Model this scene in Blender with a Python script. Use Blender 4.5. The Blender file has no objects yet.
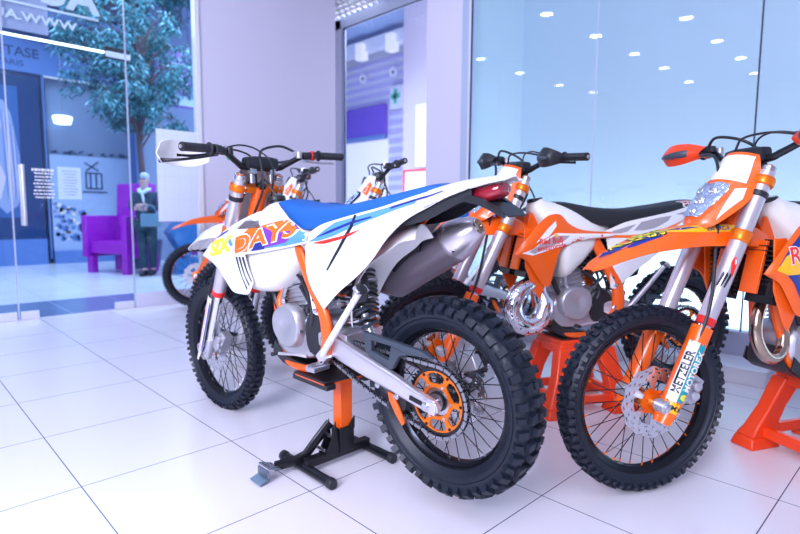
import bpy, bmesh, math, random
import numpy as np
from mathutils import Matrix, Vector
from mathutils.bvhtree import BVHTree

random.seed(5)
PI = math.pi
SC = bpy.context.scene
COL = SC.collection

# ------------------------------------------------------------------ camera, world, large lights, exposure
YA, TH, RO = math.radians(44.2275), math.radians(5.7287), math.radians(0.455)
cam_data = bpy.data.cameras.new('camera')
cam = bpy.data.objects.new('camera', cam_data)
COL.objects.link(cam)
right = Vector((math.cos(YA), -math.sin(YA), 0))
fwd0 = Vector((math.sin(YA), math.cos(YA), 0))
upv = Vector((0, 0, 1))
fwd = fwd0 * math.cos(TH) - upv * math.sin(TH)
up0 = fwd0 * math.sin(TH) + upv * math.cos(TH)
rv = right * math.cos(RO) + up0 * math.sin(RO)
uv_ = -right * math.sin(RO) + up0 * math.cos(RO)
m = Matrix((rv, uv_, -fwd)).transposed().to_4x4()
m.translation = Vector((0, 0, 1.03))
cam.matrix_world = m
cam_data.sensor_width = 36.0
cam_data.lens = 544.8 / 800 * 36.0
cam_data.clip_start = 0.05
cam_data.dof.use_dof = True
cam_data.dof.focus_distance = 2.0
cam_data.dof.aperture_fstop = 2.2
SC.camera = cam

world = bpy.data.worlds.new('world')
SC.world = world
world.use_nodes = True
wn = world.node_tree
wbg = wn.nodes['Background']
wbg.inputs['Color'].default_value = (0.72, 0.72, 1.0, 1)
wbg.inputs['Strength'].default_value = 0.55

def area_light(name, loc, target, sx, sy, power, color):
    l = bpy.data.lights.new(name, 'AREA')
    l.shape = 'RECTANGLE'; l.size = sx; l.size_y = sy
    l.energy = power; l.color = color
    o = bpy.data.objects.new(name, l); COL.objects.link(o)
    o.location = loc
    o.rotation_euler = (Vector(target) - Vector(loc)).to_track_quat('-Z', 'Y').to_euler()
    return o

area_light('mall_light', (3.2, 9.0, 4.6), (3.0, 8.6, 0), 7.0, 4.5, 460, (0.62, 0.80, 1.0))
area_light('hall_light', (7.4, 6.0, 5.6), (9.2, 9.5, 2.5), 4.0, 4.0, 300, (0.84, 0.84, 1.0))
area_light('hall_ceiling_fill', (7.6, 8.6, .3), (8.4, 9.6, 6), 2.5, 2.5, 110, (0.84, 0.86, 1.0))  # unseen fill near the floor, added to brighten the corridor ceiling
area_light('showroom_light', (-.4, 0.4, 3.80), (0.7, 2.2, 0), 3.4, 3.0, 75, (0.90, 0.86, 1.0))
area_light('left_fill_light', (-3.6, -.4, 3.0), (0.3, 3.4, 0.3), 2.2, 2.2, 390, (0.78, 0.80, 1.0))  # added fill from behind the camera, no doorway stands there

SC.view_settings.view_transform = 'Standard'
SC.view_settings.look = 'None'
SC.view_settings.gamma = 1
SC.view_settings.use_curve_mapping = False
SC.view_settings.exposure = 0.15

# ------------------------------------------------------------------ materials
MATS = {}
def mat(name, col, rough=0.5, metal=0.0, coat=0.0, emit=None, es=0.0, trans=0.0, spec=None, sss=0.0):
    if name in MATS: return MATS[name]
    mt = bpy.data.materials.new(name); mt.use_nodes = True
    b = mt.node_tree.nodes['Principled BSDF']
    b.inputs['Base Color'].default_value = (*col, 1)
    b.inputs['Roughness'].default_value = rough
    b.inputs['Metallic'].default_value = metal
    if coat:
        b.inputs['Coat Weight'].default_value = coat
        b.inputs['Coat Roughness'].default_value = 0.08
    if emit:
        b.inputs['Emission Color'].default_value = (*emit, 1)
        b.inputs['Emission Strength'].default_value = es
    if trans: b.inputs['Transmission Weight'].default_value = trans
    if spec is not None: b.inputs['Specular IOR Level'].default_value = spec
    MATS[name] = mt
    return mt

def nodes(mt): return mt.node_tree.nodes, mt.node_tree.links, mt.node_tree.nodes['Principled BSDF']

def bumpy(mt, scale, strength, dist=0.002):
    n, l, b = nodes(mt)
    t = n.new('ShaderNodeTexNoise'); t.inputs['Scale'].default_value = scale; t.inputs['Detail'].default_value = 3
    tc = n.new('ShaderNodeTexCoord'); l.new(tc.outputs['Object'], t.inputs['Vector'])
    bp = n.new('ShaderNodeBump'); bp.inputs['Strength'].default_value = strength; bp.inputs['Distance'].default_value = dist
    l.new(t.outputs['Fac'], bp.inputs['Height']); l.new(bp.outputs['Normal'], b.inputs['Normal'])
    return mt

WHITE = mat('white_plastic', (0.86, 0.86, 0.88), 0.28, coat=0.3)
ORANGE = mat('orange_plastic', (0.95, 0.13, 0.005), 0.30, coat=0.3)
FRAME = mat('orange_frame_paint', (0.93, 0.12, 0.004), 0.32, coat=0.3)
ANOD = mat('orange_anodised', (0.95, 0.20, 0.01), 0.32, 0.55)
TANK = mat('translucent_tank', (0.84, 0.83, 0.80), 0.42)
BLUESEAT = bumpy(mat('blue_seat_cover', (0.006, 0.115, 0.46), 0.62), 260, 0.35)
BLACKSEAT = bumpy(mat('black_seat_cover', (0.012, 0.013, 0.018), 0.60), 260, 0.35)
RUBBER = bumpy(mat('tyre_rubber', (0.008, 0.012, 0.024), 0.46, spec=0.42), 90, 0.25, 0.003)
BLACK = mat('black_plastic', (0.014, 0.016, 0.022), 0.42)
GREYBLUE = mat('slate_plastic', (0.045, 0.060, 0.085), 0.45)
BLACKMETAL = mat('black_metal', (0.012, 0.013, 0.018), 0.25, 0.3)
RIMBLACK = mat('black_rim', (0.012, 0.014, 0.022), 0.22, 0.6)
ALU = mat('brushed_aluminium', (0.72, 0.70, 0.76), 0.30, 0.80)
CAST = bumpy(mat('cast_aluminium', (0.55, 0.55, 0.60), 0.42, 0.8), 70, 0.3)
TITAN = mat('muffler_metal', (0.32, 0.28, 0.33), 0.45, 0.8)
CHROME = mat('chrome', (0.88, 0.88, 0.92), 0.07, 1.0)
STEEL = mat('steel', (0.60, 0.61, 0.66), 0.25, 0.95)
BRASS = mat('heat_tinted_steel', (0.50, 0.38, 0.30), 0.16, 1.0)
FORKTUBE = mat('fork_tube_metal', (0.66, 0.62, 0.68), 0.34, 0.70)
CHAINM = mat('chain_steel', (0.36, 0.36, 0.40), 0.35, 0.9)
RED = mat('red_plastic', (0.75, 0.02, 0.02), 0.3)
REDLENS = mat('red_tail_lens', (0.35, 0.01, 0.03), 0.12, coat=0.6)
LENS = bumpy(mat('clear_headlight_lens', (0.50, 0.60, 0.80), 0.08, 0.75), 28, .8, 0.02)
GREEN = mat('green_plastic', (0.05, 0.60, 0.16), 0.35)
YELLOW = mat('yellow_graphic', (0.85, 0.83, 0.05), 0.35)
GYELLOW = mat('golden_graphic', (0.98, 0.50, 0.01), 0.35)
MAGENTA = mat('magenta_graphic', (0.68, 0.03, 0.36), 0.35)
PURPLE = mat('purple_graphic', (0.20, 0.04, 0.42), 0.35)
NAVY = mat('navy_graphic', (0.012, 0.03, 0.26), 0.35)
SKY = mat('sky_blue_graphic', (0.10, 0.32, 0.80), 0.35)
GREYG = mat('grey_graphic', (0.38, 0.36, 0.40), 0.35)
TEAL = mat('teal_graphic', (0.0, 0.30, 0.34), 0.35)
REDG = mat('red_graphic', (0.82, 0.03, 0.02), 0.35)
ORANGEG = mat('orange_graphic', (0.95, 0.16, 0.01), 0.35)
BLACKG = mat('black_graphic', (0.012, 0.012, 0.02), 0.35)
WHITEG = mat('white_graphic', (0.88, 0.88, 0.90), 0.35)
PEDAL = mat('galvanised_steel', (0.20, 0.25, 0.32), 0.35, 0.8)
REDSTAND = mat('orange_red_stand_plastic', (0.92, 0.06, 0.008), 0.38, coat=0.2)

# ------------------------------------------------------------------ mesh helpers
class MB:
    """collects shapes and links them as one mesh object"""
    def __init__(s): s.v = []; s.f = []; s.m = []; s.mats = []
    def mi(s, mt):
        if mt not in s.mats: s.mats.append(mt)
        return s.mats.index(mt)
    def add(s, verts, faces, mt):
        o = len(s.v); k = s.mi(mt)
        s.v.extend([tuple(map(float, p)) for p in verts])
        for f in faces:
            s.f.append([o + i for i in f]); s.m.append(k)
        return s
    def box(s, c, d, mt, R=None, taper=None):
        hx, hy, hz = d[0] / 2, d[1] / 2, d[2] / 2
        t = taper or 1.0
        V = [(-hx, -hy, -hz), (hx, -hy, -hz), (hx, hy, -hz), (-hx, hy, -hz), (-hx * t, -hy * t, hz), (hx * t, -hy * t, hz), (hx * t, hy * t, hz), (-hx * t, hy * t, hz)]
        V = [Vector(p) for p in V]
        if R is not None: V = [R @ p for p in V]
        V = [p + Vector(c) for p in V]
        return s.add(V, [(0, 3, 2, 1), (4, 5, 6, 7), (0, 1, 5, 4), (1, 2, 6, 5), (2, 3, 7, 6), (3, 0, 4, 7)], mt)
    def tube(s, pts, r, mt, n=12, cap=True, flat=None, smooth=0):
        P = [Vector(p) for p in pts]
        rs = list(r) if hasattr(r, '__len__') else [r] * len(P)
        if smooth:
            A = crom1(np.array([[*p, q] for p, q in zip(P, rs)]), smooth)
            P = [Vector(a[:3]) for a in A]; rs = [a[3] for a in A]
        T = []
        for i in range(len(P)):
            a = P[max(i - 1, 0)]; b = P[min(i + 1, len(P) - 1)]
            T.append((b - a).normalized())
        ref = Vector((0, 0, 1)) if abs(T[0].z) < 0.9 else Vector((0, 1, 0))
        U = (ref - T[0] * ref.dot(T[0])).normalized()
        V = []
        fy = flat or 1.0
        for i, p in enumerate(P):
            U = (U - T[i] * U.dot(T[i])).normalized()
            W = T[i].cross(U)
            for k in range(n):
                a = 2 * PI * k / n
                V.append(p + U * (math.cos(a) * rs[i]) + W * (math.sin(a) * rs[i] * fy))
        F = []
        for i in range(len(P) - 1):
            for k in range(n):
                k2 = (k + 1) % n
                F.append((i * n + k, i * n + k2, (i + 1) * n + k2, (i + 1) * n + k))
        if cap:
            F.append(tuple(range(n - 1, -1, -1)))
            F.append(tuple((len(P) - 1) * n + k for k in range(n)))
        return s.add(V, F, mt)
    def lathe(s, prof, o, ax, mt, n=32, closed=False, sx=1.0, arc=None, u=None):
        """prof: (distance along axis, radius)"""
        ax = Vector(ax).normalized(); o = Vector(o)
        ref = Vector(u) if u is not None else (Vector((1, 0, 0)) if abs(ax.x) < 0.9 else Vector((0, 0, 1)))
        U = (ref - ax * ref.dot(ax)).normalized(); W = ax.cross(U)
        V = []
        full = arc is None
        a0, a1 = (0, 2 * PI) if full else arc
        cnt = n if full else n + 1
        for (h, r) in prof:
            for k in range(cnt):
                a = a0 + (a1 - a0) * k / n
                V.append(o + ax * h + U * (math.cos(a) * r * sx) + W * (math.sin(a) * r))
        F = []
        L = len(prof)
        for i in range(L if closed else L - 1):
            j = (i + 1) % L
            for k in range(n):
                k2 = (k + 1) % cnt
                F.append((i * cnt + k, i * cnt + k2, j * cnt + k2, j * cnt + k))
        if not closed and full:
            if prof[0][1] > 1e-6: F.append(tuple(range(n - 1, -1, -1)))
            if prof[-1][1] > 1e-6: F.append(tuple((L - 1) * n + k for k in range(n)))
        return s.add(V, F, mt)
    def prism(s, poly, y0, y1, mt, fr=None):
        """poly in (a, b); frame: origin, ea, eb, en. default xz polygon extruded in y"""
        if fr is None: fr = (Vector((0, 0, 0)), Vector((1, 0, 0)), Vector((0, 0, 1)), Vector((0, 1, 0)))
        o, ea, eb, en = fr
        n = len(poly)
        V = [o + ea * a + eb * b + en * y0 for a, b in poly] + [o + ea * a + eb * b + en * y1 for a, b in poly]
        F = [tuple(range(n)), tuple(range(2 * n - 1, n - 1, -1))]
        for i in range(n):
            j = (i + 1) % n
            F.append((i, i + n, j + n, j))
        return s.add(V, F, mt)
    def rings(s, R, mt, cap=True):
        n = len(R[0]); V = [p for r in R for p in r]; F = []
        for i in range(len(R) - 1):
            for k in range(n):
                k2 = (k + 1) % n
                F.append((i * n + k, i * n + k2, (i + 1) * n + k2, (i + 1) * n + k))
        if cap:
            F.append(tuple(range(n - 1, -1, -1))); F.append(tuple((len(R) - 1) * n + k for k in range(n)))
        return s.add(V, F, mt)
    def sheet(s, G, thick, mt, inward=None):
        """G: (nu, nv, 3) grid of points -> slab of that thickness"""
        G = np.array(G, float); nu, nv = G.shape[:2]
        du = np.gradient(G, axis=0); dv = np.gradient(G, axis=1)
        N = np.cross(du, dv); N /= (np.linalg.norm(N, axis=2, keepdims=True) + 1e-12)
        if inward is not None:
            c = G.reshape(-1, 3).mean(0)
            if (N.reshape(-1, 3).mean(0) @ (np.array(inward))) < 0: N = -N
        B = G + N * thick
        V = list(G.reshape(-1, 3)) + list(B.reshape(-1, 3)); o = nu * nv
        F = []
        for i in range(nu - 1):
            for j in range(nv - 1):
                a, b, c, d = i * nv + j, i * nv + j + 1, (i + 1) * nv + j + 1, (i + 1) * nv + j
                F.append((a, b, c, d)); F.append((o + d, o + c, o + b, o + a))
        for i in range(nu - 1):
            for j in (0, nv - 1):
                a, b = i * nv + j, (i + 1) * nv + j
                F.append((a, b, o + b, o + a) if j == 0 else (b, a, o + a, o + b))
        for j in range(nv - 1):
            for i in (0, nu - 1):
                a, b = i * nv + j, i * nv + j + 1
                F.append((b, a, o + a, o + b) if i == 0 else (a, b, o + b, o + a))
        return s.add(V, F, mt)
    def xform(s, M, start=0):
        for i in range(start, len(s.v)): s.v[i] = tuple(M @ Vector(s.v[i]))
        return s
    def mirror(s):
        """a copy mirrored in y added to itself"""
        n = len(s.v); nf = len(s.f)
        s.v += [(x, -y, z) for x, y, z in s.v]
        for i in range(nf):
            s.f.append([q + n for q in reversed(s.f[i])]); s.m.append(s.m[i])
        return s
    def bvh(s): return BVHTree.FromPolygons([Vector(v) for v in s.v], s.f)
    def build(s, name, parent=None, bevel=0, angle=35, sub=0, fix=False):
        me = bpy.data.meshes.new(name)
        me.from_pydata(s.v, [], s.f)
        for mt in s.mats: me.materials.append(mt)
        me.polygons.foreach_set('material_index', s.m)
        me.validate()
        if fix:
            b = bmesh.new(); b.from_mesh(me); bmesh.ops.recalc_face_normals(b, faces=b.faces); b.to_mesh(me); b.free()
        me.shade_smooth()
        me.set_sharp_from_angle(angle=math.radians(angle))
        o = bpy.data.objects.new(name, me); COL.objects.link(o)
        if parent is not None: o.parent = parent
        if bevel:
            md = o.modifiers.new('bevel', 'BEVEL'); md.width = bevel; md.segments = 2; md.limit_method = 'ANGLE'; md.angle_limit = math.radians(40)
            md.harden_normals = False
        if sub:
            md = o.modifiers.new('sub', 'SUBSURF'); md.levels = sub; md.render_levels = sub
        return o

def crom1(P, k, closed=False):
    P = np.array(P, float); n = len(P)
    out = []
    rng = n if closed else n - 1
    for i in range(rng):
        if closed: p0, p1, p2, p3 = P[(i - 1) % n], P[i], P[(i + 1) % n], P[(i + 2) % n]
        else: p0, p1, p2, p3 = P[max(i - 1, 0)], P[i], P[i + 1], P[min(i + 2, n - 1)]
        for j in range(k):
            t = j / k
            out.append(0.5 * ((2 * p1) + (-p0 + p2) * t + (2 * p0 - 5 * p1 + 4 * p2 - p3) * t * t + (-p0 + 3 * p1 - 3 * p2 + p3) * t ** 3))
    if not closed: out.append(P[-1])
    return np.array(out)

def crom2(G, ku, kv):
    G = np.array(G, float)
    A = crom1(G, ku)
    return crom1(A.transpose(1, 0, 2), kv).transpose(1, 0, 2)

def tag(o, label=None, cat=None, group=None, kind=None):
    if label: o['label'] = label
    if cat: o['category'] = cat
    if group: o['group'] = group
    if kind: o['kind'] = kind
    return o

def empty(name, loc=(0, 0, 0), rz=0):
    o = bpy.data.objects.new(name, None); COL.objects.link(o)
    o.empty_display_size = 0.1
    o.location = loc; o.rotation_euler = (0, 0, rz)
    return o

def poly_mesh2d(poly, seg=0.02):
    """triangulated, subdivided flat polygon -> verts (a,b), faces"""
    b = bmesh.new()
    vs = [b.verts.new((x, z, 0)) for x, z in poly]
    b.faces.new(vs)
    return _refine(b, seg)

def _refine(b, seg):
    bmesh.ops.triangulate(b, faces=b.faces)
    for _ in range(5):
        es = [e for e in b.edges if e.calc_length() > seg]
        if not es: break
        bmesh.ops.subdivide_edges(b, edges=es, cuts=1)
        bmesh.ops.triangulate(b, faces=[f for f in b.faces if len(f.verts) > 3])
    b.verts.ensure_lookup_table()
    V = [(v.co.x, v.co.y) for v in b.verts]; F = [[v.index for v in f.verts] for f in b.faces]
    b.verts.index_update()
    F = [[v.index for v in f.verts] for f in b.faces]
    b.free()
    return V, F

def text2d(txt, size=1.0, bold=0.0, shear=0.0, seg=None, space=1.0):
    cu = bpy.data.curves.new('t', 'FONT'); cu.body = txt; cu.size = size; cu.offset = bold * size; cu.shear = shear
    cu.space_character = space; cu.resolution_u = 3
    cu.align_x = 'CENTER'; cu.align_y = 'CENTER'
    ob = bpy.data.objects.new('t', cu); COL.objects.link(ob)
    dg = bpy.context.evaluated_depsgraph_get()
    me = bpy.data.meshes.new_from_object(ob.evaluated_get(dg))
    b = bmesh.new(); b.from_mesh(me)
    bmesh.ops.remove_doubles(b, verts=b.verts, dist=1e-6)
    if seg: V, F = _refine(b, seg)
    else:
        b.verts.index_update()
        V = [(v.co.x, v.co.y) for v in b.verts]; F = [[v.index for v in f.verts] for f in b.faces]; b.free()
    bpy.data.objects.remove(ob); bpy.data.curves.remove(cu); bpy.data.meshes.remove(me)
    return V, F

def place2d(V, at, right=(1, 0), sx=1, sy=1):
    """2D verts -> rotated so text runs along `right`"""
    r = Vector(right).normalized(); u = Vector((-r.y, r.x))
    return [(at[0] + r.x * x * sx + u.x * y * sy, at[1] + r.y * x * sx + u.y * y * sy) for x, y in V]

def decal(mb, tree, V, F, mt, fr, off=0.0012, far=0.6):
    """project flat verts (a,b) on a surface: fr = origin, ea, eb, direction from which to look (en)"""
    o, ea, eb, en = [Vector(q) for q in fr]
    out = []; ok = []
    for a, b in V:
        p = o + ea * a + eb * b
        h = tree.ray_cast(p + en * far, -en, far * 2)
        if h[0] is None: out.append(p); ok.append(False)
        else:
            nn = h[1] if h[1].dot(en) > 0 else -h[1]
            out.append(h[0] + nn * off); ok.append(True)
    F2 = []
    for f in F:
        if all(ok[i] for i in f):
            a, b, c = out[f[0]], out[f[1]], out[f[2]]
            if (b - a).cross(c - a).dot(en) < 0: f = list(reversed(f))
            F2.append(f)
    mb.add(out, F2, mt)
SIDE = ((0, 0, 0), (1, 0, 0), (0, 0, 1), (0, 1, 0))      # looking at the left side: a = x, b = z

def dpoly(mb, tree, poly, mt, off=0.0012, fr=SIDE, seg=0.02):
    V, F = poly_mesh2d(poly, seg); decal(mb, tree, V, F, mt, fr, off)
def dtext(mb, tree, txt, at, size, right, mt, off=0.0022, fr=SIDE, bold=0.02, shear=0.0, sx=1, sy=1, space=1.0):
    V, F = text2d(txt, size, bold, shear, seg=0.02, space=space)
    decal(mb, tree, place2d(V, at, right, sx, sy), F, mt, fr, off)

# ------------------------------------------------------------------ bike geometry: x forward, y left, z up, rear axle over the origin
RAX = Vector((0, 0, 0.345)); FAX = Vector((1.482, 0, 0.35))
_a = math.radians(26.5)
FD = Vector((-math.sin(_a), 0, math.cos(_a))); FN = Vector((math.cos(_a), 0, math.sin(_a)))
P0 = FAX - FN * 0.033
SAX = P0 - FN * 0.022
def fl(t, y=0, n=0, dx=0, dz=0): return P0 + FD * t + FN * n + Vector((dx, y, dz))
def steer_matrix(t): return Matrix.Translation(SAX) @ Matrix.Rotation(t, 4, FD) @ Matrix.Translation(-SAX)

def tyre(c, R, w, rim, npitch, kh, kind):
    mb = MB()
    Rc = R - kh
    sw = w * 0.5
    side = rim + 0.004
    prof = [(-sw * .52, rim - .004), (-sw * .66, side + .004), (-sw * .80, rim + (Rc - rim) * .25), (-sw * .87, rim + (Rc - rim) * .5), (-sw * .84, rim + (Rc - rim) * .72),
            (-sw * .68, rim + (Rc - rim) * .90), (-sw * .38, rim + (Rc - rim) * .985), (0, Rc)]
    prof = prof + [(-h, r) for h, r in reversed(prof[:-1])]
    pr = crom1(np.array(prof), 2)
    # raised bead line and ring
    mb.lathe([tuple(p) for p in pr], c, (0, 1, 0), RUBBER, n=84, arc=(0, 2 * PI))
    for sg in (-1, 1):
        h0 = sg * sw * .885; r0 = rim + (Rc - rim) * .42
        mb.lathe([(h0 - sg * .003, r0 - .003), (h0 + sg * .0012, r0), (h0 - sg * .003, r0 + .003)], c, (0, 1, 0), RUBBER, n=84, arc=(0, 2 * PI))
    def srf(ph):   # ph: lateral angle-ish parameter -1..1 ; returns (y, r, ny, nr)
        ay = ph * sw * .86
        q = abs(ph)
        r = Rc - (Rc - rim) * (.015 * (q / .45) ** 2 if q < .45 else .015 + .30 * ((q - .45) / .55) ** 1.6)
        e = .02
        q2 = min(q + e, 1.2)
        r2 = Rc - (Rc - rim) * (.015 * (q2 / .45) ** 2 if q2 < .45 else .015 + .30 * ((q2 - .45) / .55) ** 1.6)
        ty, tr = e * sw * .86, r2 - r
        L = math.hypot(ty, tr); ny, nr = -tr / L, ty / L
        return ay, r, (ny if ph >= 0 else -ny), nr
    def knob(th, ph, lt, lw, h, skew=0.0):
        V = []
        for lvl, (hh, sc) in enumerate(((-.006, 1.0), (h, .86))):
            for (a, b) in ((-1, -1), (1, -1), (1, 1), (-1, 1)):
                p2 = ph + b * lw / (sw * .86) / 2 * sc
                y, r, ny, nr = srf(max(-1.12, min(1.12, p2)))
                y0, r0, ny0, nr0 = srf(ph)
                rr = r + nr0 * hh; yy = y + ny0 * hh
                tt = th + (a * lt / 2 * sc + skew * b) / R
                V.append(Vector((math.cos(tt) * rr, yy, math.sin(tt) * rr)) + c)
        mb.add(V, [(0, 3, 2, 1), (4, 5, 6, 7), (0, 1, 5, 4), (1, 2, 6, 5), (2, 3, 7, 6), (3, 0, 4, 7)], RUBBER)
    st = 2 * PI / npitch
    pl = R * st
    for i in range(npitch):
        th = i * st
        if kind == 'rear':
            if i % 2 == 0:
                knob(th, -.17, pl * .62, .024, kh); knob(th, .17, pl * .62, .024, kh)
                for sg in (-1, 1): knob(th + st * .1, sg * .86, pl * .62, .026, kh * 1.0, sg * .002)
            else:
                knob(th, 0, pl * .5, .022, kh)
                for sg in (-1, 1):
                    knob(th, sg * .48, pl * .66, .024, kh, sg * .004)
                    knob(th + st * .1, sg * .93, pl * .50, .020, kh * .8)
        else:
            if i % 2 == 0:
                knob(th, -.2, pl * .55, .015, kh); knob(th, .2, pl * .55, .015, kh)
                for sg in (-1, 1): knob(th, sg * .90, pl * .58, .016, kh)
            else:
                for sg in (-1, 1):
                    knob(th, sg * .55, pl * .62, .018, kh, sg * .002)
                    knob(th, sg * .98, pl * .45, .012, kh * .7)
                knob(th, 0, pl * .4, .012, kh * .9)
    # sidewall ribs under the shoulder knobs
    for i in range(npitch):
        th = i * st + st * .1
        for sg in (-1, 1):
            V = []
            for (q, a, out) in ((.97, -1, .0), (.97, 1, .0), (.74, 1, .0), (.74, -1, .0)):
                pass
            y1 = sg * sw * .78; r1 = rim + (Rc - rim) * .83; y2 = sg * sw * .87; r2 = rim + (Rc - rim) * .60
            wd = pl * .22 / R
            for (yy, rr, o_) in ((y1, r1, .007), (y2, r2, .001)):
                for a in (-1, 1):
                    V.append(Vector((math.cos(th + a * wd) * rr, yy + sg * o_, math.sin(th + a * wd) * rr)) + c)
            for (yy, rr, o_) in ((y1 * .96, r1, -.006), (y2 * .98, r2, -.004)):
                for a in (-1, 1):
                    V.append(Vector((math.cos(th + a * wd) * rr, yy + sg * o_, math.sin(th + a * wd) * rr)) + c)
            mb.add(V, [(0, 1, 3, 2), (0, 4, 5, 1), (0, 2, 6, 4), (1, 5, 7, 3), (2, 3, 7, 6)], RUBBER)
    return mb

def rim_mb(c, r, w, mt=None):
    mb = MB(); mt = mt or RIMBLACK
    h = w / 2
    prof = [(-h, r + .006), (-h - .003, r), (-h, r - .008), (-h * .80, r - .012), (-h * .55, r - .022), (0, r - .027), (h * .55, r - .022), (h * .80, r - .012), (h, r - .008), (h + .003, r), (h, r + .006), (h * .8, r + .002), (0, r - .012), (-h * .8, r + .002)]
    mb.lathe(prof, c, (0, 1, 0), mt, n=84, closed=True)
    return mb

def polar_plate(mb, c, r0, r1, keep, y0, y1, mt, nr=10, nt=144, wave=None):
    C = Vector(c); idx = {}
    cells = set()
    for i in range(nr):
        for j in range(nt):
            rm = r0 + (r1 - r0) * (i + .5) / nr; t = 2 * PI * (j + .5) / nt
            if keep(rm, t): cells.add((i, j))
    V = []; F = []
    def vid(i, j, s):
        j %= nt
        k = (i, j, s)
        if k not in idx:
            t = 2 * PI * j / nt; r = r0 + (r1 - r0) * i / nr
            if wave: r = wave(r, t)
            V.append(C + Vector((math.cos(t) * r, (y0, y1)[s], math.sin(t) * r))); idx[k] = len(V) - 1
        return idx[k]
    for (i, j) in cells:
        F.append([vid(i, j, 1), vid(i, j + 1, 1), vid(i + 1, j + 1, 1), vid(i + 1, j, 1)])
        F.append([vid(i, j, 0), vid(i + 1, j, 0), vid(i + 1, j + 1, 0), vid(i, j + 1, 0)])
        if (i - 1, j) not in cells: F.append([vid(i, j, 0), vid(i, j + 1, 0), vid(i, j + 1, 1), vid(i, j, 1)])
        if (i + 1, j) not in cells: F.append([vid(i + 1, j, 0), vid(i + 1, j, 1), vid(i + 1, j + 1, 1), vid(i + 1, j + 1, 0)])
        if (i, (j - 1) % nt) not in cells: F.append([vid(i, j, 0), vid(i, j, 1), vid(i + 1, j, 1), vid(i + 1, j, 0)])
        if (i, (j + 1) % nt) not in cells: F.append([vid(i, j + 1, 0), vid(i + 1, j + 1, 0), vid(i + 1, j + 1, 1), vid(i, j + 1, 1)])
    mb.add(V, F, mt)

_spoke_cache = {}
def spokes(parent, c, rim_r, hub_r, hub_y, n, mt, nip, key):
    """each spoke is an object of its own turned about the axle; four mesh shapes are shared"""
    if key not in _spoke_cache:
        L = []
        for sg in (-1, 1):
            for lace in (-1, 1):
                mb = MB()
                a = lace * 0.62
                h = Vector((math.cos(a) * hub_r, sg * hub_y, math.sin(a) * hub_r)); e = Vector((rim_r, sg * .006, 0))
                mb.tube([h, e], .0019, mt, n=6)
                d = (e - h).normalized()
                mb.tube([e - d * .016, e + d * .004], .0032, nip, n=6)
                L.append(mb.build('spoke'))
        _spoke_cache[key] = [o.data for o in L]
        for o in L: bpy.data.objects.remove(o)
    ms = _spoke_cache[key]
    for i in range(n):
        k = i % 4
        o = bpy.data.objects.new('spoke', ms[k]); COL.objects.link(o); o.parent = parent
        o.matrix_basis = Matrix.Translation(c) @ Matrix.Rotation(-(i + .15) * 2 * PI / n, 4, 'Y')

def disc(parent, c, r, y, mt=STEEL, hub=.07):
    mb = MB()
    def keep(rm, t):
        if rm < r * .66:
            return abs(((t * 6 / (2 * PI)) % 1) - .5) < .16
        k = int((rm - r * .66) / (r * .34) * 3)
        ph = (t * 18 / (2 * PI) + .33 * k) % 1
        return not (abs(ph - .5) < .14 and .25 < ((rm - r * .66) / (r * .34) * 3) % 1 < .75)
    polar_plate(mb, c, hub, r, keep, y - .0015, y + .0015, mt, nr=14, nt=216, wave=lambda q, t: q * (1 + .028 * math.cos(t * 12) * max(0, (q / r - .6) / .4)))
    return mb.build('brake_disc', parent, angle=30)

def make_wheel_front(root, nip):
    rm = rim_mb(FAX, .279, .046); rm.mats
    w = rm.build('front_wheel', root)
    tyre(FAX, .35, .088, .279, 64, .013, 'front').build('tire', w, angle=28)
    hb = MB()
    hb.lathe([(-.058, .012), (-.058, .028), (-.046, .030), (-.044, .040), (-.036, .040), (-.032, .024), (.032, .024), (.036, .044), (.046, .044), (.048, .030), (.06, .028), (.06, .012)], FAX, (0, 1, 0), nip if nip is ANOD else CAST, n=36)
    for k in range(6):
        a = k * PI / 3 + .3
        hb.lathe([(.044, .006), (.056, .006)], FAX + Vector((math.cos(a) * .047, 0, math.sin(a) * .047)), (0, 1, 0), ANOD, n=10)
    hb.lathe([(-.11, .011), (-.085, .011), (-.085, .016), (.085, .016), (.085, .012), (.128, .012), (.128, .016), (.135, .016), (.137, .008)], FAX, (0, 1, 0), STEEL, n=20)
    hb.build('hub', w)
    spokes(w, FAX, .258, .036, .038, 36, BLACKMETAL, nip, ('f', nip.name))
    disc(w, FAX, .13, .054, STEEL, .048)
    return w

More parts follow.
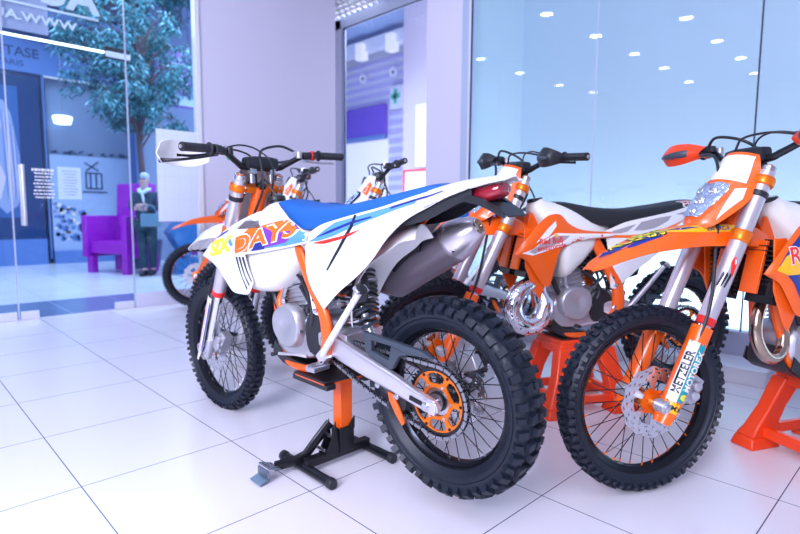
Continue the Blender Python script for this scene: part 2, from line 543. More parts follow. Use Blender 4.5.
def make_wheel_rear(root, nip):
    rm = rim_mb(RAX, .247, .062)
    # maker's sticker on the rim
    w = None
    w = rm.build('rear_wheel', root)
    tyre(RAX, .345, .142, .247, 46, .019, 'rear').build('tire', w, angle=28)
    hb = MB()
    hb.lathe([(-.075, .012), (-.075, .034), (-.062, .036), (-.05, .046), (-.042, .046), (-.036, .03), (.03, .03), (.036, .05), (.05, .052), (.058, .050), (.062, .036), (.078, .034), (.080, .018)], RAX, (0, 1, 0), BLACKMETAL, n=36)
    hb.lathe([(.062, .052), (.066, .052), (.066, .032), (.082, .030), (.082, .018)], RAX, (0, 1, 0), STEEL, n=36)
    hb.lathe([(-.14, .011), (.14, .011)], RAX, (0, 1, 0), STEEL, n=20)
    hb.build('hub', w)
    spokes(w, RAX, .228, .044, .042, 36, BLACKMETAL, nip, ('r', nip.name))
    disc(w, RAX, .11, -.058, STEEL, .048)
    sp = MB()
    def keep(rm_, t):
        if rm_ < .060: return True
        q = (t * 6 / (2 * PI)) % 1
        u = abs(q - .5) / .40; v = abs(rm_ - .0805) / .0185
        return not (u ** 3 + v ** 3 < 1)
    polar_plate(sp, RAX, .049, .104, keep, .068, .074, ANOD, nr=22, nt=216)
    def keep2(rm_, t):
        return True
    polar_plate(sp, RAX, .102, .115, lambda a, b: True, .0685, .0735, BLACKMETAL, nr=2, nt=96)
    nt_ = 48
    for k in range(nt_):
        t = 2 * PI * (k + .5) / nt_
        R_ = Matrix.Rotation(-t, 3, 'Y')
        sp.box(RAX + R_ @ Vector((.118, .071, 0)), (.010, .005, .006), BLACKMETAL, R_)
    for k in range(6):
        t = k * PI / 3
        p = RAX + Vector((math.cos(t) * .060, 0, math.sin(t) * .060))
        sp.lathe([(.070, .006), (.079, .006), (.079, .003), (.078, 0)], p, (0, 1, 0), STEEL, n=6)
        p = RAX + Vector((math.cos(t) * .098, 0, math.sin(t) * .098))
        sp.lathe([(.073, .0055), (.076, .0055), (.076, 0)], p, (0, 1, 0), BLACKMETAL, n=10)
    sp.build('sprocket', w, angle=30)
    return w

def chain(root):
    S1 = Vector((.565, .071, .478)); r1 = .036; S2 = Vector((0, .071, .345)); r2 = .1225
    D = S1 - S2; d = math.hypot(D.x, D.z); base = math.atan2(D.z, D.x)
    al = math.acos((r2 - r1) / d)
    pts = []
    tA = base + al; tB = base - al
    # upper tangent, round front sprocket, lower tangent, round the rear
    def arc(C, r, a0, a1, n): return [C + Vector((math.cos(a0 + (a1 - a0) * i / n) * r, 0, math.sin(a0 + (a1 - a0) * i / n) * r)) for i in range(n + 1)]
    pts += arc(S1, r1, tA, tB, 14)
    low = arc(S2, r2, tB, tA - 2 * PI, 60)
    a, b = pts[-1], low[0]
    for i in range(1, 10):
        t = i / 10; p = a.lerp(b, t); p.z -= .018 * math.sin(PI * t); pts.append(p)
    pts += low
    P = pts + [pts[0]]
    L = [0]
    for i in range(1, len(P)): L.append(L[-1] + (P[i] - P[i - 1]).length)
    n = int(L[-1] / .01588 / 2) * 2; pitch = L[-1] / n
    def at(s_):
        s_ %= L[-1]
        for i in range(1, len(L)):
            if L[i] >= s_: return P[i - 1].lerp(P[i], (s_ - L[i - 1]) / (L[i] - L[i - 1]))
    pins = [at(i * pitch) for i in range(n)]
    mb = MB()
    for i in range(n):
        p, q = pins[i], pins[(i + 1) % n]
        mid = (p + q) / 2; e = (q - p); ang = math.atan2(e.z, e.x)
        out = .0085 if i % 2 else .0065
        ea = Vector((math.cos(ang), 0, math.sin(ang))); eb = Vector((-math.sin(ang), 0, math.cos(ang)))
        hw = e.length / 2
        pol = [(-hw - .006, -.003), (-hw - .003, -.0065), (hw * -.3, -.0052), (hw * .3, -.0052), (hw + .003, -.0065), (hw + .006, -.003), (hw + .006, .003), (hw + .003, .0065), (hw * .3, .0052), (-hw * .3, .0052), (-hw - .003, .0065), (-hw - .006, .003)]
        for sg in (-1, 1):
            mb.prism(pol, sg * out - .001, sg * out + .001, CHAINM if i % 2 else BLACKMETAL, (mid, ea, eb, Vector((0, 1, 0))))
        mb.lathe([(-.0095, .0035), (.0095, .0035)], p, (0, 1, 0), CHAINM, n=6)
    return mb.build('chain', root, angle=30)

def ring_xz(cx, cz, hx, hz, y, n=24, e=2.0):
    out = []
    for k in range(n):
        a = 2 * PI * k / n
        c, s_ = math.cos(a), math.sin(a)
        out.append((cx + hx * math.copysign(abs(c) ** (2 / e), c), y, cz + hz * math.copysign(abs(s_) ** (2 / e), s_)))
    return out
def ring_yz(x, cy, cz, hy, hz, n=24, e=2.0, dx=0):
    out = []
    for k in range(n):
        a = 2 * PI * k / n
        c, s_ = math.cos(a), math.sin(a)
        out.append((x + dx * s_, cy + hy * math.copysign(abs(c) ** (2 / e), c), cz + hz * math.copysign(abs(s_) ** (2 / e), s_)))
    return out

def interp(st, x):
    xs = [s_[0] for s_ in st]
    if x <= xs[0]: return st[0]
    for i in range(1, len(st)):
        if x <= xs[i]:
            t = (x - xs[i - 1]) / (xs[i] - xs[i - 1]); return [a + (b - a) * t for a, b in zip(st[i - 1], st[i])]
    return st[-1]

# ------------------------------------------------------------------ bike parts
def tailfit(mb, k=.74, x0=-.02):
    mb.v = [((x if x > x0 else x0 + (x - x0) * k), y, z) for x, y, z in mb.v]
    return mb

def make_fork(root, st, sm):
    """two fork legs, triple clamps, handlebar, mask, front fender: all steered"""
    def S(o): o.matrix_basis = sm; return o
    for sg in (1, -1):
        y = .1 * sg
        mb = MB()
        mb.lathe([(.35, .0300), (.36, .0310), (.66, .0310), (.70, .0295), (.885, .0280), (.925, .0280), (.928, .024)], fl(0, y), FD, FORKTUBE, n=32)
        leg = S(mb.build('fork_leg', root))
        mb = MB(); mb.lathe([(.925, .0245), (.945, .0245), (.948, .022), (.948, .012), (.955, .010), (.957, 0)], fl(0, y), FD, STEEL, n=24); mb.lathe([(.946, .016), (.952, .016), (.952, .010)], fl(0, y), FD, ANOD, n=20); mb.build('fork_cap', leg)
        mb = MB(); mb.lathe([(.325, .0265), (.328, .031), (.352, .0325), (.356, .029)], fl(0, y), FD, RED, n=32); mb.build('dust_seal', leg)
        mb = MB(); mb.lathe([(.03, .024), (.34, .024)], fl(0, y), FD, CHROME, n=24); mb.build('inner_tube', leg)
        mb = MB()
        mb.lathe([(-.045, .016), (-.04, .022), (.0, .026), (.06, .026), (.075, .024)], fl(0, y), FD, CAST, n=24)
        mb.lathe([(-.022, .020), (-.022, .026), (.026, .026), (.026, .020)], FAX + Vector((0, y * 1.05, 0)), (0, 1, 0), CAST, n=24)
        mb.box(fl(-.02, y, n=.012), (.034, .040, .06), CAST, Matrix.Rotation(-_a, 3, 'Y'))
        for k in (-.03, .0): mb.lathe([(.0, .006), (.012, .006)], fl(k, y, n=-.012) + Vector((0, .02 * sg, 0)), (0, sg, 0), STEEL, n=8)
        mb.build('axle_lug', leg, bevel=.002)
        # guard: a bent shell in front of and outside the inner tube
        g = MB(); prof = []
        rowsG = []
        for t in np.linspace(-.055, .315, 13):
            row = []
            wd = 1.0 if t > .03 else .72 + .28 * (t + .055) / .085
            for k in range(13):
                a = (-115 + 230 * k / 12) * PI / 180 * wd
                cdir = FN * math.cos(a) + Vector((0, 1, 0)) * math.sin(a)
                off = Vector((0, sg * .006, 0)) + FN * .006
                rr = .038 if abs(k - 6) < 5 else .036
                row.append(fl(t, y) + off + cdir * rr)
            rowsG.append(row)
        g.sheet(rowsG, .003, st['guard'], inward=None)
        if st.get('guard_text') and sg == 1:
            tr = g.bvh(); en = Vector((.0, 1, 0)) * .9 + FN * .45; en.normalize()
            ea = FD.copy(); eb = en.cross(ea).normalized()
            o = fl(.14, y)
            fr = (o, ea, eb, en)
            def q(a0, a1, b0, b1): return [(a0, b0), (a1, b0), (a1, b1), (a0, b1)]
            dpoly(g, tr, q(-.11, .115, .003, .034), WHITEG, .0012, fr)
            dpoly(g, tr, q(-.11, .115, -.030, .002), TEAL, .0012, fr)
            dpoly(g, tr, q(-.150, -.112, -.030, .034), GYELLOW, .0012, fr)
            dtext(g, tr, 'METZELER', (.0, .017), .034, (1, 0), BLACKG, .002, fr, bold=.03)
            dtext(g, tr, 'MOTOREX', (.012, -.015), .031, (1, 0), WHITEG, .002, fr, bold=.025)
            dtext(g, tr, 'KMX', (-.13, .003), .022, (0, 1), BLACKG, .002, fr, bold=.03)
            V = [(-.085 + .012 * math.cos(k * PI / 6), -.015 + .012 * math.sin(k * PI / 6)) for k in range(12)]
            dpoly(g, tr, V, YELLOW, .002, fr)
        elif st.get('guard_stripe'):
            tr = g.bvh(); en = (Vector((0, sg, 0)) * .8 - FN * .1).normalized(); ea = FD.copy(); eb = en.cross(ea).normalized(); fr = (fl(.14, y), ea, eb, en)
            for b0, b1, m_ in ((-.004, .004, NAVY), (-.020, -.012, BLACKG), (.012, .015, MAGENTA)):
                dpoly(g, tr, [(-.16, b0), (.14, b0), (.16, b1), (-.15, b1)], m_, .0012, fr)
        tag(g.build('fork_guard', leg, fix=False), st['guard_label'])
        if st.get('wp') and sg == 1:
            d = MB(); src = MB(); src.lathe([(.36, .0312), (.66, .0312)], fl(0, y), FD, FORKTUBE, n=48)
            tr = src.bvh(); en = (Vector((0, 1, 0)) * .85 + FN * .5).normalized(); ea = FD.copy(); eb = en.cross(ea).normalized(); fr = (fl(.525, y), ea, eb, en)
            for k in range(3):
                b = .020 - k * .011
                dpoly(d, tr, [(-.055, b), (-.055, b - .005), (-.010, b - .012), (.0, b - .009), (.0, b - .004)], BLACKG, .001, fr)
            dpoly(d, tr, [(-.01, -.018), (.0, -.008), (.04, .004), (.062, .0), (.062, -.006), (.046, -.016)], REDG, .001, fr)
            dpoly(d, tr, [(.035, -.0095), (.055, -.004), (.055, -.008), (.042, -.014)], WHITEG, .0015, fr)
            d.build('tube_logo', leg)
    # triple clamps
    for t0, nm, hh in ((.67, 'lower_triple_clamp', .044), (.888, 'upper_triple_clamp', .034)):
        mb = MB()
        for y in (.1, -.1):
            mb.lathe([(-hh / 2, .0290), (-hh / 2, .034), (-hh / 2 + .004, .0368), (hh / 2 - .004, .0368), (hh / 2, .034), (hh / 2, .0290)], fl(t0, y), FD, ANOD, n=32)
            for k in (-.012, .012):
                mb.lathe([(-.045, .005), (-.02, .006)], fl(t0 + k, y * .86, n=-.0), FN, STEEL, n=8)
        R_ = Matrix.Rotation(-_a, 3, 'Y')
        mb.box(fl(t0, 0, n=-.014), (.05, .145, hh * .72), ANOD, R_)
        mb.lathe([(-hh * .7, .024), (hh * .75, .024)], fl(t0, 0, n=-.022), FD, BLACKMETAL, n=24)
        S(mb.build(nm, root, bevel=.002))
    for y in (.1, -.1):
        mb = MB(); mb.lathe([(.715, .031), (.717, .0335), (.737, .0335), (.739, .031)] if y < 0 else [(.825, .030), (.827, .0325), (.845, .0325), (.847, .030)], fl(0, y), FD, BLACK, n=24)
        S(mb.build('fork_strap', root))
    # handlebar
    C0 = fl(.97)
    E = Vector((-.09, .405, .07))
    def B(dx, y, dz): return C0 + Vector((dx, y, dz))
    mb = MB()
    pth = [B(-.09, -.405, .07), B(-.065, -.27, .072), B(-.045, -.2, .066), B(-.012, -.125, .028), B(0, -.08, .012), B(0, .08, .012), B(-.012, .125, .028), B(-.045, .2, .066), B(-.065, .27, .072), B(-.09, .405, .07)]
    mb.tube(pth, [.011, .011, .012, .0135, .014, .014, .0135, .012, .011, .011], BLACKMETAL, n=16, smooth=5)
    for y in (-.05, .05):
        mb.box(B(.0, y, .004), (.042, .030, .045), STEEL if st['clampsilver'] else BLACKMETAL)
        mb.tube([B(0, y, -.06), B(0, y, .0)], .013, STEEL, n=14)
    bar = S(mb.build('handlebar', root, bevel=.001))
    mb = MB()
    R = []
    for x_, hx, hz in ((-.085, .016, .014), (-.078, .028, .026), (-.04, .033, .031), (.04, .033, .031), (.078, .028, .026), (.085, .016, .014)):
        R.append([Vector(p) for p in ring_xz((C0.x + .002), C0.z + .030, hx, hz, x_, n=20, e=3.5)])
    mb.rings(R, BLACK); mb.build('bar_pad', bar)
    for sg in (1, -1):
        a, b = B(-.066, .275 * sg, .072), B(-.09, .405 * sg, .07)
        d = (b - a).normalized(); L = (b - a).length
        mb = MB()
        prof = [(0, .012), (.001, .025), (.006, .026), (.009, .018)]
        k = .012
        while k < L - .008:
            prof += [(k, .0172), (k + .003, .0182)]; k += .006
        prof += [(L - .004, .019), (L + .003, .018), (L + .005, .012), (L + .005, 0)]
        mb.lathe(prof, a, d, BLACK, n=20)
        mb.lathe([(L + .004, .0075), (L + .008, .0075), (L + .008, .004), (L + .005, .003)], a, d, ALU, n=16)
        mb.build('grip', bar)
        # control perch, clamp and reservoir
        mb = MB()
        p = B(-.052, .225 * sg, .070); q = B(-.020, .235 * sg, .066)
        mb.tube([B(-.048, .205 * sg, .069), B(-.057, .245 * sg, .071)], .018, BLACK, n=14)
        mb.box(B(-.028, .232 * sg, .074), (.05, .045, .022), BLACK if sg == 1 else BLACKMETAL, Matrix.Rotation(.2 * sg, 3, 'Z'))
        mb.box(B(-.015, .205 * sg, .082), (.034, .05, .024), CAST if st['clampsilver'] else BLACK, Matrix.Rotation(-.25 * sg, 3, 'Z'))
        mb.lathe([(-.016, .014), (.014, .014), (.016, .011)], B(-.050, .178 * sg, .072), (0, 0, 1), CAST if sg == -1 else BLACK, n=16)
        mb.build('lever_perch', bar, bevel=.002)
        mb = MB()
        mb.tube([B(-.015, .215 * sg, .062), B(.008, .25 * sg, .056), B(-.004, .32 * sg, .048), B(-.030, .385 * sg, .044), B(-.030, .40 * sg, .044)], [.010, .009, .0065, .0055, .007], BLACKMETAL if sg == 1 else ALU, n=10, flat=.65, smooth=4)
        mb.build('control_lever', bar)
        mb = MB()
        mb.tube([B(-.062, .258 * sg, .071), B(-.058, .240 * sg, .071)], .0225, RED if sg == -1 else BLACK, n=16)
        mb.box(B(-.085, .250 * sg, .070), (.02, .022, .03), BLACK)
        mb.build('bar_switch', bar, bevel=.002)
    if st.get('green'):
        mb = MB()
        mb.tube([B(-.02, .235, .095), B(.0, .16, .080), B(.03, .12, .055), B(.035, .085, .035)], [.005, .011, .012, .006], GREEN, n=12, flat=.6, smooth=3)
        mb.tube([B(-.005, .165, .085), B(.01, .155, .06), B(.03, .14, .045)], [.008, .010, .005], GREEN, n=12, smooth=3)
        mb.build('bar_tag', bar)
    # cables looping from the perches down to the frame
    for k, (pt, r) in enumerate(([(B(-.01, -.20, .085), B(.03, -.15, .108), B(.035, -.05, .105), B(.02, .01, .08), B(-.03, .035, -.02), B(-.055, .04, -.15), fl(.70, .05, n=-.08))], .0052) and
                                (([B(-.01, -.20, .085), B(.02, -.13, .118), B(.015, -.03, .098), B(-.02, .015, .06), B(-.035, .02, 0), B(-.045, .03, -.10), fl(.74, .045, n=-.06)], .0058),
                                 ([B(-.005, .21, .078), B(.06, .15, .095), B(.075, .05, .09), B(.06, 0, .05), fl(.86, -.03, n=.05), fl(.7, -.05, n=.05)], .0045),
                                 ([B(-.03, .19, .085), B(-.01, .10, .105), B(-.02, .02, .085), B(-.05, -.03, .01), fl(.82, -.04, n=-.07), fl(.68, -.05, n=-.1)], .0038),
                                 ([B(-.01, -.22, .06), B(.06, -.16, .05), B(.09, -.06, .03), fl(.80, .02, n=.08), fl(.62, .06, n=.05), fl(.40, .125, n=.035), fl(.2, .128, n=.02), fl(.05, .12, n=.0)], .0062))):
        mb = MB(); mb.tube(pt, r, BLACK, n=8, smooth=6); S(mb.build('cable', root))
    # brake caliper on the left leg
    mb = MB()
    R_ = Matrix.Rotation(-_a - .2, 3, 'Y')
    mb.box(fl(.10, .07, n=-.075), (.055, .05, .10), CAST, R_, .85)
    mb.box(fl(.07, .085, n=-.045), (.04, .02, .07), CAST, R_)
    mb.lathe([(0, .018), (.018, .018), (.022, .014)], fl(.115, .09, n=-.075), (0, 1, 0), CAST, n=20)
    mb.lathe([(0, .018), (.018, .018), (.022, .014)], fl(.080, .09, n=-.080), (0, 1, 0), CAST, n=20)
    S(mb.build('brake_caliper', root, bevel=.004))
    # hand guards
    def guard(sg, mt, lab, big=False):
        g = MB()
        if big:
            T_ = [(.03, .22, .085), (.050, .28, .108), (.052, .36, .118), (.03, .43, .105), (.005, .455, .075)]
            M_ = [(.05, .22, .055), (.072, .28, .060), (.076, .36, .062), (.050, .44, .060), (.01, .465, .055)]
            Bt = [(.035, .23, .025), (.055, .29, .010), (.060, .36, .010), (.040, .43, .020), (.005, .455, .030)]
        else:
            T_ = [(.00, .20, .092), (.03, .25, .110), (.045, .32, .115), (.03, .38, .105), (-.01, .405, .090)]
            M_ = [(.035, .20, .068), (.060, .25, .072), (.072, .32, .072), (.055, .385, .070), (.0, .415, .065)]
            Bt = [(.02, .21, .045), (.045, .26, .030), (.052, .32, .024), (.035, .38, .030), (-.01, .405, .042)]
        kk = st.get('hgs', 1.0)
        G = [[B(a * (.6 + .4 * kk), (.20 + (b - .20) * kk) * sg, c) for (a, b, c) in col] for col in zip(T_, M_, Bt)]
        G = crom2(np.array([[list(p) for p in r] for r in G]), 5, 4)
        g.sheet(G, .0035 * sg, mt)
        o = S(g.build('hand_guard', root)); tag(o, lab)
        if not big:
            s_ = MB()
            s_.tube([B(-.03, .21 * sg, .07), B(.055 * (.6 + .4 * kk), .25 * sg, .070), B(.080 * (.6 + .4 * kk), (.20 + .12 * kk) * sg, .066), B(.064 * (.6 + .4 * kk), (.20 + .175 * kk) * sg, .064)], [.016, .015, .012, .005], GREYBLUE, n=12, flat=.55, smooth=4)
            s_.build('guard_brace', o)
        else:
            s_ = MB(); s_.tube([B(.045, .44 * sg, .03), B(.0, .38 * sg, .03), B(-.01, .28 * sg, .045), B(-.03, .22 * sg, .06)], [.010, .006, .006, .006], BLACK, n=10, flat=.6, smooth=4)
            s_.build('guard_brace', o)
    if st['hg'] == 'both':
        for sg in (1, -1): guard(sg, st['hgmat'], st['hglabel'])
    elif st['hg'] == 'left': guard(1, st['hgmat'], st['hglabel'], True)
    # front fender
    F = MB()
    stn = [(1.715, .842, .030, .004), (1.685, .862, .054, .014), (1.61, .902, .070, .030), (1.52, .942, .080, .050), (1.42, .968, .084, .066), (1.30, .985, .080, .078), (1.18, .990, .076, .086), (1.08, .985, .070, .086), (1.0, .968, .064, .078), (.95, .938, .058, .06)]
    G = []
    for x, z, hw, dr in stn:
        row = []
        for k in range(9):
            u = -1 + k / 4
            row.append((x, hw * u, z - dr * abs(u) ** 2.2 + .010 * (1 - min(1, abs(abs(u) - .55) * 4)) * (1 if x < 1.7 else .3)))
        G.append(row)
    G = crom2(np.array(G), 4, 3)
    F.sheet(G, .004, st['fender'])
    tr = F.bvh()
    if st['deco'] == 'R':
        top = ((0, 0, 0), (1, 0, 0), (0, 0, 1), (0, 1, 0))
        fr = ((0, 0, 0), (-1, 0, 0), (0, -1, 0), (0, 0, 1))
        en = Vector((0, .90, .44)).normalized(); ea = Vector((-1, 0, 0)); eb = en.cross(ea)
        fr = (Vector((0, .0, .93)), ea, eb, en)
        def X(x): return -x
        dpoly(F, tr, [(X(1.775), .0), (X(1.72), .035), (X(1.62), .05), (X(1.56), .042), (X(1.66), .018), (X(1.72), -.015)], NAVY, .0015, fr)
        dpoly(F, tr, [(X(1.72), -.028), (X(1.62), -.012), (X(1.46), .004), (X(1.44), -.006), (X(1.56), -.034), (X(1.66), -.042)], NAVY, .0015, fr)
        dpoly(F, tr, [(X(1.58), .030), (X(1.44), .032), (X(1.20), .030), (X(1.03), .020), (X(1.06), -.004), (X(1.30), .0), (X(1.44), .010)], GYELLOW, .0014, fr)
        dpoly(F, tr, [(X(1.46), .022), (X(1.36), .024), (X(1.26), .022), (X(1.36), .014)], NAVY, .0018, fr)
        dtext(F, tr, 'ACERBIS', (X(1.52), .006), .052, (1, .12), BLACKG, .0022, fr, bold=.05, shear=.2)
        dtext(F, tr, 'ACERBIS', (X(1.52), .006), .049, (1, .12), YELLOW, .0030, fr, bold=.01, shear=.2)
        dtext(F, tr, 'KTM', (X(1.66), .006), .030, (1, .2), WHITEG, .0024, fr, bold=.03)
        dtext(F, tr, '250 EXC-F', (X(1.20), .012), .024, (1, 0), NAVY, .0022, fr, bold=.02)
        dpoly(F, tr, [(X(1.08) + .012 * math.cos(k * PI / 5), .012 + .009 * math.sin(k * PI / 5)) for k in range(10)], NAVY, .0022, fr)
    elif st['deco'] == 'main':
        en = Vector((0, .85, .5)).normalized(); ea = Vector((-1, 0, 0)); eb = en.cross(ea); fr = (Vector((0, .0, .93)), ea, eb, en)
        dpoly(F, tr, [(-1.50, .010), (-1.30, .026), (-1.08, .020), (-1.08, .010), (-1.30, .016)], MAGENTA, .0015, fr)
        dpoly(F, tr, [(-1.72, -.03), (-1.58, -.012), (-1.40, .0), (-1.58, -.022)], NAVY, .0015, fr)
    S(F.build('front_fender', root))
    # number plate and headlight shell in front of the forks
    K = MB()
    rowsM = []
    for t, hw, nf, sw_ in ((.655, .050, .140, .03), (.68, .074, .142, .05), (.73, .092, .135, .07), (.79, .106, .120, .085), (.85, .106, .104, .08), (.90, .100, .092, .07), (.95, .088, .082, .05), (.98, .074, .076, .04)):
        rowsM.append([tuple(fl(t, hw * u, n=nf - sw_ * abs(u) ** 2.2)) for u in np.linspace(-1, 1, 9)])
    G = crom2(np.array(rowsM), 4, 3)
    K.sheet(G, -.0035, st['mask'])
    tr = K.bvh()
    en = FN.copy(); ea = Vector((0, 1, 0)); eb = FD.copy(); fr = (fl(.735), ea, eb, en)
    def ell(y0, t0, a, b, n=18): return [(y0 + a * math.cos(2 * PI * k / n), t0 + b * math.sin(2 * PI * k / n)) for k in range(n)]
    if st['mask'] is ORANGE:
        dpoly(K, tr, [(-.088, .120), (.088, .120), (.074, .232), (-.074, .232)], WHITEG, .0016, fr)
        for sg in (-1, 1): dpoly(K, tr, [(.072 * sg, -.045), (.098 * sg, .06), (.094 * sg, .105), (.074 * sg, .09)], WHITEG, .0016, fr)
    else:
        dpoly(K, tr, [(-.085, .12), (.085, .12), (.06, .26), (-.06, .26)], WHITEG, .0016, fr)
        for sg in (-1, 1): dpoly(K, tr, [(.06 * sg, .12), (.098 * sg, .10), (.09 * sg, .18), (.07 * sg, .2)], ORANGEG, .0018, fr)
    mk = S(K.build('headlight_mask', root))
    Lm = MB()
    lp = [(-.032, -.052), (.032, -.052), (.050, .0), (.064, .075), (.058, .098), (.030, .104), (0, .094), (-.030, .104), (-.058, .098), (-.064, .075), (-.050, .0)]
    bz = [(a * 1.16, -.0 + b * 1.12 - .002) for a, b in lp]
    dpoly(Lm, tr, bz, BLACK if st['mask'] is WHITE else ORANGE, .004, fr, seg=.015)
    dpoly(Lm, tr, lp, LENS, .009, fr, seg=.012)
    for a0, b0, r0 in ((-.026, .062, .020), (.026, .062, .020), (0, .015, .026), (0, -.03, .016)):
        h = tr.ray_cast(fl(.735 + b0, a0) + FN * .4, -FN, .6)
        if h[0] is not None: Lm.lathe([(.008, r0), (.0125, r0 * .8), (.015, r0 * .3), (.015, 0)], h[0], FN, CHROME, n=16)
    tag(Lm.build('headlight_lens', mk, angle=60), 'clear headlight lens')

def make_bike(st, name, label, group=None):
    root = empty(name)
    tag(root, label, 'motorcycle', group)
    sm = steer_matrix(st['steer'])
    root['steered'] = 1
    fw = make_wheel_front(root, st['nip']); fw.matrix_basis = sm
    make_wheel_rear(root, st['nip'])
    make_fork(root, st, sm)
    chain(root)
    # ---- swingarm
    A = MB()
    for sg in (1, -1):
        R = []
        for x, z, hz, hy, y in ((.56, .500, .030, .020, .085), (.50, .497, .042, .021, .098), (.42, .472, .045, .020, .104), (.28, .430, .040, .018, .108), (.14, .390, .034, .016, .110), (.05, .360, .028, .014, .112), (-.01, .345, .026, .013, .113), (-.035, .340, .018, .012, .113)):
            R.append([Vector(p) for p in ring_yz(x, y * sg, z, hy, hz, n=20, e=4)])
        A.rings(R, ALU)
        A.prism([(.06, .352), (-.045, .330), (-.045, .350), (-.03, .368), (.06, .384)], .110 * sg, .128 * sg, ALU)
        A.lathe([(.110, .020), (.134, .020), (.134, .011), (.140, .011), (.140, .005), (.136, 0)], RAX, (0, sg, 0), STEEL, n=6)
        A.box((.045, .129 * sg, .357), (.055, .006, .016), BLACKMETAL, Matrix.Rotation(-.22, 3, 'Y')); A.box((-.012, .129 * sg, .346), (.055, .008, .042), ALU, Matrix.Rotation(-.22, 3, 'Y'))
        A.tube([(.055, .118 * sg, .362), (.10, .116 * sg, .374)], .007, STEEL, n=8)
    A.rings([[Vector(p) for p in ring_yz(.44, -.10, .475, .02, .04, n=16, e=4)], ] and [[Vector((x, y, z)) for x, z in ((.40, .44), (.50, .44), (.50, .53), (.40, .53))] for y in (-.10, .10)], ALU)
    sa = A.build('swingarm', root, bevel=.0025)
    mb = MB()
    G_ = [(.300, .558), (.16, .545), (.03, .520), (-.02, .500), (-.015, .492), (.06, .500), (.13, .497), (.155, .450), (.175, .440), (.27, .470), (.29, .49)]
    H_ = [(.262, .530), (.165, .520), (.18, .468), (.262, .492)]
    # frame-like guard with a window
    mb.prism([(.300, .558), (.03, .520), (-.02, .498), (.08, .500), (.165, .520), (.262, .530)], .088, .108, GREYBLUE)
    mb.prism([(.300, .558), (.262, .530), (.262, .492), (.288, .478)], .088, .108, GREYBLUE)
    mb.prism([(.288, .478), (.262, .492), (.18, .468), (.165, .438), (.175, .436)], .088, .108, GREYBLUE)
    mb.prism([(.165, .438), (.18, .468), (.165, .520), (.08, .500), (.13, .490)], .088, .108, GREYBLUE)
    mb.build('chain_guard', root, bevel=.002)
    mb = MB()
    mb.prism([(.26, .385), (.17, .362), (.12, .335), (.13, .300), (.17, .262), (.205, .270), (.215, .300), (.20, .330), (.24, .345)], .052, .090, BLACK)
    mb.prism([(.200, .352), (.178, .345), (.150, .300), (.128, .250), (.140, .238), (.170, .276), (.196, .322)], .091, .100, ORANGE); mb.prism([(.235, .372), (.222, .375), (.190, .345), (.20, .335)], .091, .098, GREYBLUE)
    for x, z in ((.24, .37), (.15, .345)): mb.lathe([(.05, .012), (.112, .012), (.114, .006)], (x, 0, z), (0, 1, 0), STEEL, n=12)
    mb.build('chain_guide', root, bevel=.002)
    # ---- frame
    mb = MB()
    for sg in (1, -1):
        mb.tube([(.90, .03 * sg, 1.00), (.78, .07 * sg, .955), (.66, .105 * sg, .885), (.60, .120 * sg, .80), (.545, .124 * sg, .70), (.495, .122 * sg, .61), (.485, .120 * sg, .53), (.505, .115 * sg, .455), (.56, .10 * sg, .395)], [.024, .027, .027, .028, .030, .032, .034, .032, .024], FRAME, n=16, flat=.62, smooth=5)
        mb.tube([(.955, .02 * sg, .88), (.925, .035 * sg, .74), (.885, .055 * sg, .56), (.84, .075 * sg, .42), (.78, .09 * sg, .375), (.66, .10 * sg, .365), (.56, .10 * sg, .385)], .0165, FRAME, n=14, smooth=5)
        mb.tube([(.56, .10 * sg, .87), (.40, .085 * sg, .94), (.2, .07 * sg, .975), (.02, .055 * sg, 1.0)], .012, FRAME, n=10, smooth=3)
        mb.tube([(.50, .10 * sg, .66), (.33, .085 * sg, .80), (.12, .07 * sg, .955)], .010, FRAME, n=10, smooth=3)
        mb.prism([(.955, 1.0), (.90, 1.025), (.80, .97), (.83, .90), (.93, .84), (.985, .86)], .018 * sg, .028 * sg, FRAME)
        mb.lathe([(.11, .022), (.132, .022), (.134, .015), (.134, .008), (.131, .007)], (.500, 0, .50), (0, sg, 0), STEEL, n=6)
        for x, z in ((.50, .63), (.50, .42), (.53, .665)): mb.lathe([(.11, .008), (.146 if z < .6 else .142, .008)], (x, 0, z), (0, sg, 0), BLACKMETAL, n=10)
    mb.lathe([(-.115, .034), (.115, .034)], fl(.78, 0, n=-.022), FD, FRAME, n=24)
    mb.build('frame', root)
    mb = MB()
    for sg in (1, -1):
        mb.box((.50, .165 * sg, .405), (.05, .075, .012), STEEL); mb.box((.50, .165 * sg, .414), (.056, .078, .006), STEEL)
        for k in range(4): mb.box((.482 + k * .012, .165 * sg, .420), (.004, .074, .008), STEEL)
        mb.tube([(.505, .12 * sg, .415), (.505, .14 * sg, .405)], .013, FRAME, n=12)
        mb.build('footpeg', root, bevel=.001); mb = MB()
    # gear lever and kick stand, left
    mb = MB(); mb.tube([(.60, .135, .43), (.66, .150, .435), (.74, .155, .428), (.76, .165, .43)], .0065, ALU, n=10, smooth=4); mb.tube([(.76, .15, .43), (.76, .19, .43)], .009, BLACK, n=10); mb.build('shift_lever', root)
    mb = MB()
    mb.tube([(.505, .132, .440), (.47, .148, .478), (.36, .160, .590), (.245, .165, .712)], [.011, .013, .0125, .0115], WHITE if st['deco'] == 'main' else ALU, n=12, smooth=4)
    mb.box((.500, .13, .445), (.05, .03, .045), ALU, Matrix.Rotation(.7, 3, 'Y'))
    ks = mb.build('side_stand', root)
    mb = MB(); mb.box((.236, .166, .722), (.030, .055, .013), CAST, Matrix.Rotation(-.78, 3, 'Y')); mb.lathe([(0, .020), (.012, .024), (.014, .018)], (.240, .166, .718), (-.68, 0, .73), BLACK, n=14); mb.build('stand_foot', ks, bevel=.002)
    # ---- engine
    mb = MB()
